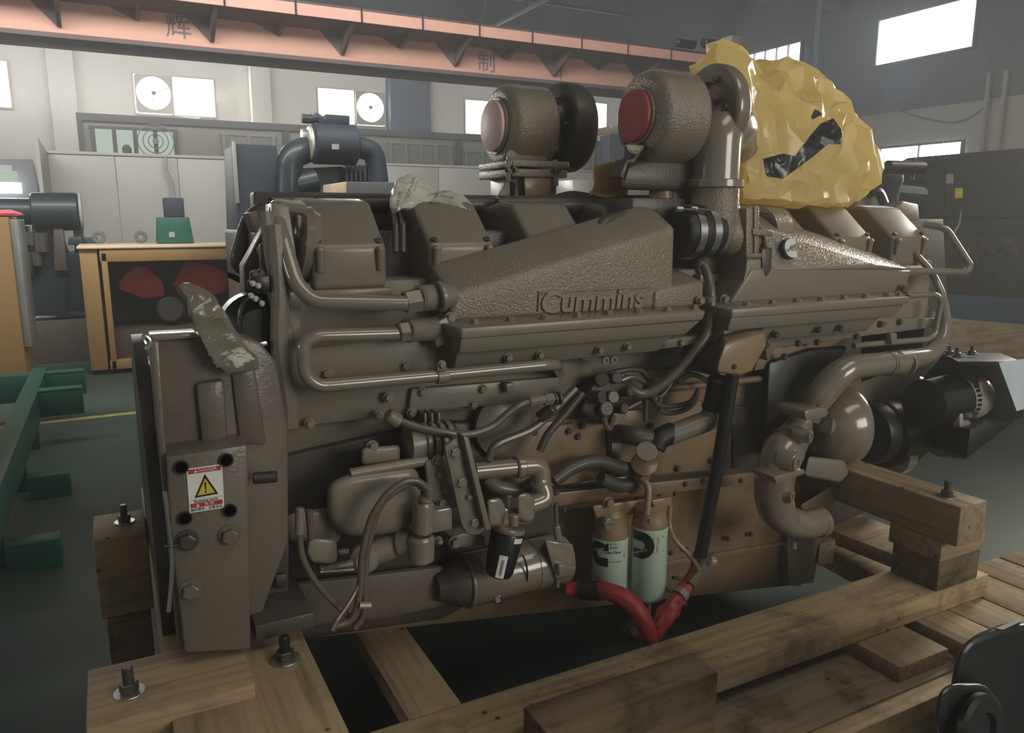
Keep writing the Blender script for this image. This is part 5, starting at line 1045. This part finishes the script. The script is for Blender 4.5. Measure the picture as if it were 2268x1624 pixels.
obj('outlet_elbow', tube(fillet([pt(1745, 1150, 1.79), pt(1775, 1163, 1.78), pt(1818, 1155, 1.78)], .03), .0495, 30), M['gloss'], th)
obj('outlet_rim', cyl(pt(1810, 1158, 1.78), pt(1822, 1155, 1.78), .052, n=32, c=.003), M['gloss'], th)
for px, py, r in ((1791, 966, .02), (1760, 1026, .032), (1750, 1099, .02)):
    bs = obj('sensor_boss', lathe(pt(px, py, 1.722), (.35, -1, 0), [(-.05, r*1.25), (.0, r*1.25), (.008, r*1.1), (.008, 0)], 26), M['gloss'], th)
    p = pt(px, py, 1.714); obj('sensor_ring', lathe(p, (.35, -1, 0), [(0, r*.8), (.008, r*.8), (.01, r*.45), (.004, r*.4), (.004, 0)], 6 if r < .03 else 24), M['paint'], th)
obj('tie_plate', plate([(1714, 1057), (1782, 1040), (1784, 1050), (1720, 1072)], 1.70, 1.8), M['gloss'], th)
obj('drain_nipple', cyl(pt(1757, 1200, 1.79), pt(1757, 1215, 1.79), .012, n=12, c=.002), M['gloss'], th)
wpp = part('water_pump', lathe(pt(1850, 942, 1.93), (1, -.3, 0), [(-.1, 0), (-.1, .09)]+rnd([(-.09, .11), (-.05, .14), (0, .152), (.05, .148), (.08, .12), (.09, .08)])+[(.09, 0)], 44), 'gloss')
obj('rib', plate([(1846, 925), (1853, 940), (1852, 952), (1840, 965), (1843, 945)], 1.77, 1.85), M['gloss'], wpp)
obj('neck', hull([pt(x, y, Y) for x, y in ((1790, 1010), (1870, 1020), (1880, 1050), (1860, 1070), (1780, 1055)) for Y in (1.82, 1.98)], .012, 3), M['paint'], wpp)
part('front_arm', hull([pt(x, y, Y) for x, y in ((1770, 1120), (1900, 1040), (1910, 1065), (1800, 1155)) for Y in (1.94, 2.05)], .01), 'tan')
part('front_bracket', hull([pt(x, y, Y) for x, y in ((1800, 1040), (1890, 1010), (1985, 1045), (1975, 1110), (1870, 1135), (1810, 1180)) for Y in (2.06, 2.2)], .02), 'dark')
pul = part('fan_pulley', lathe(pt(1915, 960, 1.98), (1, 0, 0), [(0, 0), (0, .12), (.02, .125), (.06, .125), (.065, .11), (.085, .11), (.09, .125), (.13, .125), (.135, .10), (.17, .10), (.17, 0)], 44), 'black')
obj('crank_damper', lathe(pt(1905, 1000, 2.12), (1, 0, 0), [(0, 0), (0, .11), (.06, .11), (.06, 0)], 40), M['dark'], pul)
dm = part('vibration_damper', lathe(pt(1950, 965, 1.98), (1, 0, 0), [(0, 0), (0, .13), (.12, .135), (.14, .12), (.14, .0)], 44), 'black')
obj('damper_rim', lathe(pt(1972, 1005, 1.95), (1, 0, 0), [(0, .05), (0, .088), (.05, .088), (.06, .07), (.06, 0)], 36), M['gloss'], dm)
obj('shroud', hull([pt(x, y, Y) for x, y in ((1880, 850), (2040, 830), (2090, 870), (2080, 990), (1990, 1040), (1910, 1010)) for Y in (2.05, 2.25)], .03, 3), M['black'], dm)
# alternator in its black guard
ag = part('alternator_bracket', hull([pt(x, y, Y) for x, y in ((2090, 782), (2150, 778), (2215, 795), (2255, 800), (2268, 910), (2240, 935), (2140, 1018), (2075, 1012), (2035, 985), (2020, 870)) for Y in (1.98, 2.05)], .008), 'black')
obj('top_shelf', hull([pt(x, y, Y) for x, y, Y in ((2085, 782, 1.98), (2122, 800, 1.66), (2262, 800, 1.66), (2215, 782, 1.98), (2085, 788, 1.98), (2122, 806, 1.66), (2262, 806, 1.66))], .003), M['black'], ag)
obj('lower_guard', hull([pt(x, y, Y) for x, y, Y in ((2040, 985, 1.9), (2140, 1016, 1.66), (2245, 935, 1.66), (2252, 925, 1.66), (2060, 940, 1.9), (2150, 950, 1.66), (2150, 990, 1.9))], .004), M['black'], ag)
obj('guard_side', hull([pt(x, y, Y) for x, y, Y in ((2256, 800, 1.66), (2266, 805, 1.66), (2266, 925, 1.66), (2250, 930, 1.66), (2256, 800, 1.9), (2262, 925, 1.9))], .003), M['black'], ag)
ws = obj('reflective_plate', hull([pt(x, y, Y) for x, y, Y in ((2212, 803, 1.645), (2268, 795, 1.645), (2275, 904, 1.645), (2252, 911, 1.645), (2212, 803, 1.65), (2268, 795, 1.65), (2275, 904, 1.65), (2252, 911, 1.65))], 0), M['wsheet'], ag); ws['label'] = 'bright white plate'
for px, py in ((2119, 790), (2152, 786), (2102, 786)): bolt(ag, P(px, py, Y=1.8)+Vector((0, 0, 0)), (0, 0, 1), .014, .016, 'dsteel', stud=.02)
al0 = pt(2040, 895, 1.82)
al = part('alternator', lathe(al0, (1, 0, 0), [(0, 0), (0, .07), (.015, .092), (.19, .098), (.20, .09), (.20, 0)], 44), 'black')
obj('rear_casing', lathe(al0+Vector((.195, 0, 0)), (1, 0, 0), [(0, .07)]+rnd([(0, .094), (.09, .094), (.13, .088), (.15, .07), (.155, .04)])+[(.155, 0)], 44), M['alu'], al, 50)['label'] = 'bright aluminium rear casing'
for k in range(10):
    th_ = math.radians(140+k*11); y_, z_ = math.cos(th_)*.0945, math.sin(th_)*.0945
    obj('vent_slot', box(al0.x+.205, al0.x+.225, al0.y+y_-.004, al0.y+y_+.003, al0.z+z_-.005, al0.z+z_+.005, 0), M['black'], al)
obj('rating_sticker', plate([(2168, 846), (2188, 846), (2190, 868), (2172, 868)], 1.735, 1.738, 0), M['paper'], al); obj('sticker_header', plate([(2168, 838), (2188, 838), (2188, 845), (2168, 845)], 1.734, 1.737, 0), M['red'], al)
obj('terminal_lug', plate([(2140, 915), (2166, 912), (2164, 930), (2140, 932)], 1.72, 1.76), M['dsteel'], al); bolt(al, pt(2146, 921, 1.72), r=.009, h=.012, m='steel')
obj('clamp_foot', plate([(2126, 905), (2152, 938), (2150, 944), (2126, 950)], 1.73, 1.76), M['alu'], al)
# small frames of pipe at the front end
part('guard_pipe', tube(fillet([pt(2000, 600, 1.9), pt(2140, 603, 1.9), pt(2150, 590, 1.9), pt(2095, 505, 1.98), pt(2045, 497, 2.05)], .03, 6), .0135, 14), 'gloss')
part('guard_union', cyl(pt(1998, 600, 1.9), pt(2036, 600, 1.9), .021, n=16, c=.003), 'paint')
part('drain_pipe', tube(fillet([pt(2010, 655, 1.86), pt(2072, 652, 1.84), pt(2085, 665, 1.84), pt(2070, 742, 1.84), pt(2055, 752, 1.84), pt(1890, 766, 1.86)], .03, 6), .011, 12), 'gloss')
cl2 = part('pipe_clip', plate([(1972, 738), (1986, 738), (1990, 762), (1976, 764)], 1.82, 1.84, .001), 'gloss'); pb(cl2, 1990, 714, 1.85, .009, .014, 'dark')
part('end_box', hull([pt(x, y, Y) for x, y in ((2036, 520), (2052, 525), (2048, 570), (2020, 580)) for Y in (2.05, 2.2)], .006), 'paint')
part('front_gear_case', hull([pt(x, y, Y) for x, y in ((1900, 700), (2070, 690), (2060, 800), (1900, 860)) for Y in (2.02, 2.5)], .02), 'dark')

part('front_dark_filler', hull([pt(x, y, Y) for x, y in ((1690, 790), (2060, 760), (2070, 980), (1960, 1040), (1700, 1060)) for Y in (2.22, 2.35)], .01), 'black')  # added black filler, closes bright gaps behind the pump parts
part('front_dark_filler', hull([pt(x, y, Y) for x, y in ((1780, 900), (1900, 900), (1900, 1040), (1780, 1060)) for Y in (2.0, 2.1)], .01), 'black')  # second added black filler, keeps the gap beside the pump dark
# ================================================================== TIMBERS AND THINGS AROUND
TT = CAMZ-.93; BT = CAMZ-1.26
def timber(nm, bx, m, lab, grp=None, bev=.006):
    o = obj(nm, box(*bx, bev), M[m]); return tag(o, lab, 'timber', grp)
timber('timber_beam', (-.25, 2.73, 1.50, 1.69, BT-.085, BT), 'woodl', 'long pale timber beam running the whole length in front of the engine')
xr = 2.415
rt = timber('timber_beam', (xr, xr+.145, 1.44, 3.1, TT-.14, TT), 'woody', 'thick crosswise timber under the front end, carrying one bolt')
lb = timber('timber_beam', (.03, .33, 1.14, 3.0, BT+.16, TT-.03), 'woody', 'broad crosswise timber beneath the flywheel housing')
timber('timber_block', (-.115, .19, 1.50, 1.715, TT-.16, TT), 'woodx', 'light timber block sticking out at the lower left, nearest with a bolt')
timber('timber_block', (-.115, .03, 2.45, 2.68, TT-.25, TT), 'woodx', 'timber block standing behind the flywheel housing at the left, with a bolt')
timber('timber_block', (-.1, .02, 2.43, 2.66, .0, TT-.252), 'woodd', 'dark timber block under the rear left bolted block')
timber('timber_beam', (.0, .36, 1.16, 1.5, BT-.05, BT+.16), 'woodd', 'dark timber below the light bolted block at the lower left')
timber('timber_beam', (.58, .73, 1.69, 2.9, BT-.06, BT), 'woody', 'narrow board crossing the dark pit under the starter motor')
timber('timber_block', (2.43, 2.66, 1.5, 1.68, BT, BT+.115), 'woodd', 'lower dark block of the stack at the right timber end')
timber('timber_block', (2.415, 2.66, 1.49, 1.69, BT+.116, TT-.14), 'woodx', 'upper block of the stack at the right timber end')
xb9 = P(1592, 1492, Y=1.37).x
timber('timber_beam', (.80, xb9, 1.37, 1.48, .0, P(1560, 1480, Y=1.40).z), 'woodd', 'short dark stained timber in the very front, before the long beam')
lz = BT-.085-.055
timber('timber_beam', (-.4, 2.3, 1.25, 1.31, .02, lz), 'woodl', 'lowest front timber of the pallet, at the bottom edge of the view')
timber('timber_beam', (.4, 2.75, 3.12, 3.3, 0, BT), 'woodd', 'unseen lower rear timber added behind the oil pan to darken the pit')  # hidden timber added to stop light reaching the pit from behind
timber('timber_beam', (.4, 2.75, 3.3, 3.4, BT-.04, BT+.33), 'woodd', 'unseen upper rear timber added behind the engine block to darken the pit')  # hidden too, added above the lower one to keep the pit dark
timber('timber_board', (xb9+.005, 2.3, 1.315, 1.72, lz-.05, lz), 'woodb', 'wide stained board lying under the long pale beam')
zp = BT-.087
pl = thing('wooden_pallet', (3.0, 1.8, 0), 'wooden pallet of slats at the right, under the long pale beam', 'pallet')
xp = P(2045, 1508, Z=zp).x
for a, b, y in ((xp, xp+.235, 1.345), (xp+.30, xp+.47, 1.33), (xp+.475, xp+.66, 1.33), (xp+.668, xp+.86, 1.33), (xp+.868, xp+1.06, 1.33), (xp+1.07, xp+1.28, 1.33), (xp+1.29, xp+1.5, 1.33)): obj('plank', box(a, b, y, 1.68, zp-.052, zp, .004), M['woody'], pl)
for y in (1.36, 1.58): obj('bearer', box(2.32, xp+1.5, y, y+.08, 0, zp-.053, .004), M['woodx'], pl)
# pale frame of timbers beyond the pan, behind the right block stack
t = thing('timber_cradle', (2.6, 2.7, 0), 'pale timber frame lying on the floor beyond the oil pan', 'timber')
def flat(name, pix, z, th, m): return obj(name, prism([P(x, y, Z=z) for x, y in pix], (0, 0, -th), .003), M[m], t)
flat('plank', [(1826, 1122), (1846, 1116), (1990, 1172), (2010, 1240), (1850, 1178), (1824, 1170)], .33, .06, 'woodx')
flat('plank', [(1812, 1207), (1850, 1192), (1990, 1258), (1975, 1290), (1940, 1275)], .2, .09, 'woodx')
flat('bearer', [(1822, 1135), (1850, 1135), (1850, 1200), (1815, 1206)], .3, .1, 'woody')
# hold-down bolts
def anchor(px, py, z, lab, s=1.0, cap='dsteel'):
    p = P(px, py, Z=z); t = thing('anchor_bolt', tuple(p), lab, 'bolt', 'hold-down bolts through the timbers')
    obj('washer', cyl(p, p+Vector((0, 0, .004)), .03*s, n=28, c=.001), M['zinc'], t)
    obj('nut', cyl(p+Vector((0, 0, .004)), p+Vector((0, 0, .024)), .018*s, n=6, c=.002), M['dsteel'], t)
    obj('stud', cyl(p+Vector((0, 0, .02)), p+Vector((0, 0, .058)), .0105*s, n=14, c=.002), M[cap], t)
anchor(287, 1535, TT, 'hold-down bolt with washer on the light block at the lower left')
anchor(276, 1157, TT, 'hold-down bolt with washer on the block behind the flywheel housing')
anchor(2096, 1101, TT, 'hold-down bolt with washer on the thick right-hand timber')
anchor(632, 1462, TT-.03, 'dark hold-down bolt at the engine foot, lower left', 1.1, 'black')
anchor(458, 1450, TT-.03, 'dark hold-down bolt at the foot of the flywheel housing', 1.1, 'black')
# ---- plastic wrappings
def bagp(pts): return [P(x, y, Y=Y) for x, y, Y in pts]
yb1 = bagp([(1525, 148, 2.25), (1586, 94, 2.2), (1636, 114, 2.2), (1660, 135, 2.2), (1760, 258, 2.15), (1770, 300, 2.12), (1700, 400, 2.1), (1640, 450, 2.15), (1610, 300, 2.15), (1590, 170, 2.15), (1525, 148, 2.4), (1586, 98, 2.5), (1640, 118, 2.5), (1780, 290, 2.5), (1650, 440, 2.45)])
yb2 = bagp([(1672, 140, 2.4), (1710, 132, 2.35), (1765, 148, 2.35), (1800, 172, 2.3), (1845, 190, 2.25), (1878, 230, 2.2), (1880, 268, 2.15), (1955, 345, 2.1), (1958, 370, 2.1), (1940, 410, 2.1), (1900, 428, 2.08), (1880, 452, 2.06), (1700, 450, 2.03), (1650, 448, 2.05), (1650, 350, 2.08), (1740, 220, 2.2), (1700, 150, 2.6), (1800, 180, 2.6), (1930, 360, 2.5), (1880, 450, 2.45), (1660, 445, 2.5)])
yb = crumple('plastic_bag', [yb1, yb2], .010, .032, 5.5, M['ybag'], None, 5, facets=2000)
tag(yb, 'big crumpled yellow plastic bag wrapped over the engine top', 'bag')
bpy.context.view_layer.update()
tag(drape('tape_strip', [(1690, 352), (1735, 340), (1762, 346), (1796, 322), (1796, 300), (1818, 274), (1846, 262), (1868, 294), (1862, 320), (1835, 318), (1800, 348), (1775, 366), (1735, 396), (1700, 390)], yb, .004, M['tape'], 2.0), 'black tape strip stuck across the yellow bag', 'tape')
tag(drape('tape_scrap', [(1797, 260), (1806, 242), (1814, 246), (1822, 254), (1812, 258), (1803, 264)], yb, .004, M['tape'], 2.0), 'small black tape scrap above the long tape strip', 'tape')
yb3 = bagp([(1318, 372, 2.25), (1345, 362, 2.25), (1385, 358, 2.25), (1392, 400, 2.2), (1380, 442, 2.2), (1305, 440, 2.2), (1308, 420, 2.2), (1325, 372, 2.45), (1385, 365, 2.45), (1380, 440, 2.45), (1310, 438, 2.45)])
tag(crumple('plastic_wrap', [yb3], .008, .010, 8, M['orange'], None, 9, facets=500), 'ochre plastic wrap tied under the second turbocharger', 'bag')
sg = [bagp([(868, 470, 2.12), (866, 440, 2.15), (882, 400, 2.2), (912, 388, 2.22), (950, 412, 2.2), (962, 425, 2.2), (960, 448, 2.15), (895, 452, 2.1), (880, 400, 2.3), (912, 392, 2.3), (955, 420, 2.3), (890, 462, 2.1)]), bagp([(945, 430, 2.2), (985, 420, 2.22), (1020, 432, 2.2), (1052, 462, 2.12), (1050, 468, 2.1), (1000, 445, 2.12), (950, 448, 2.15), (985, 424, 2.32), (1040, 455, 2.25)])]
so_ = crumple('desiccant_bag', sg, .005, .008, 12, M['wbag'], None, 12, facets=1600); tag(so_, 'crumpled white desiccant bag lying on the second valve cover', 'bag')
bpy.context.view_layer.update()
for px, py, rt_, s in ((911, 414, 1.25, .013), (921, 412, 1.25, .007), (882, 446, 1.35, .012), (902, 428, 1.2, .007), (962, 438, 1.0, .010), (990, 436, -.2, .008)):
    p = P(px, py, Y=2.135 if px > 880 else 2.09); d = ray(px, py).normalized(); p = p-d*.02
    obj('lettering', stick(place_bm(text_bm('SILICA GEL', s, 0), p, Vector((math.cos(rt_), -.35*math.cos(rt_), math.sin(rt_))), Vector((-math.sin(rt_), -.2, math.cos(rt_)))), so_, .0012), M['greyink'], so_)
cb_ = [bagp([(396, 632, 1.66), (410, 626, 1.69), (430, 640, 1.66), (474, 650, 1.66), (478, 660, 1.69), (455, 700, 1.665), (470, 800, 1.67), (440, 740, 1.655), (420, 690, 1.65), (400, 645, 1.70)]), bagp([(450, 660, 1.66), (476, 655, 1.68), (500, 730, 1.69), (560, 800, 1.695), (585, 822, 1.69), (500, 828, 1.68), (468, 810, 1.665), (446, 740, 1.66), (470, 665, 1.71), (530, 770, 1.715)])]
tag(crumple('clear_plastic_wrap', cb_, .005, .007, 11, M['cbag'], None, 15, facets=900), 'shiny clear plastic wrap sticking up from the flywheel housing', 'wrap')
# ---- black machine at the lower right corner
bk = thing('black_motor', (1.55, .72, 0), 'glossy black machine part with a white tab at the lower right corner', 'machine')
def bl(name, pts, bev=.03, m='black'): return obj(name, hull([P(x, y, Y=Y) for x, y, Y in pts], bev, 4), M[m], bk)
bl('casing', [(x, y, Y) for x, y in ((2120, 1440), (2160, 1405), (2225, 1380), (2330, 1370), (2380, 1700), (2120, 1680), (2098, 1560)) for Y in (.85, 1.15)], .03)
bl('hub', [(x, y, Y) for x, y in ((2080, 1530), (2110, 1512), (2180, 1514), (2220, 1560), (2220, 1680), (2095, 1680), (2070, 1600)) for Y in (.72, .9)], .03)
p = P(2165, 1610, Y=.7); obj('flange_ring', lathe(p, (0, -1, .2), [(0, .06), (.01, .06), (.016, .052), (.016, .03), (.008, .025), (.008, 0)], 36), M['black'], bk)
bl('white_tab', [(x, y, Y) for x, y, Y in ((2205, 1392, .86), (2258, 1370, .86), (2268, 1374, .84), (2222, 1395, .84), (2205, 1392, .9), (2258, 1370, .9))], 0, 'paper')
obj('base', box(1.35, 2.0, .6, 1.0, 0, .12, .01), M['green'], bk)
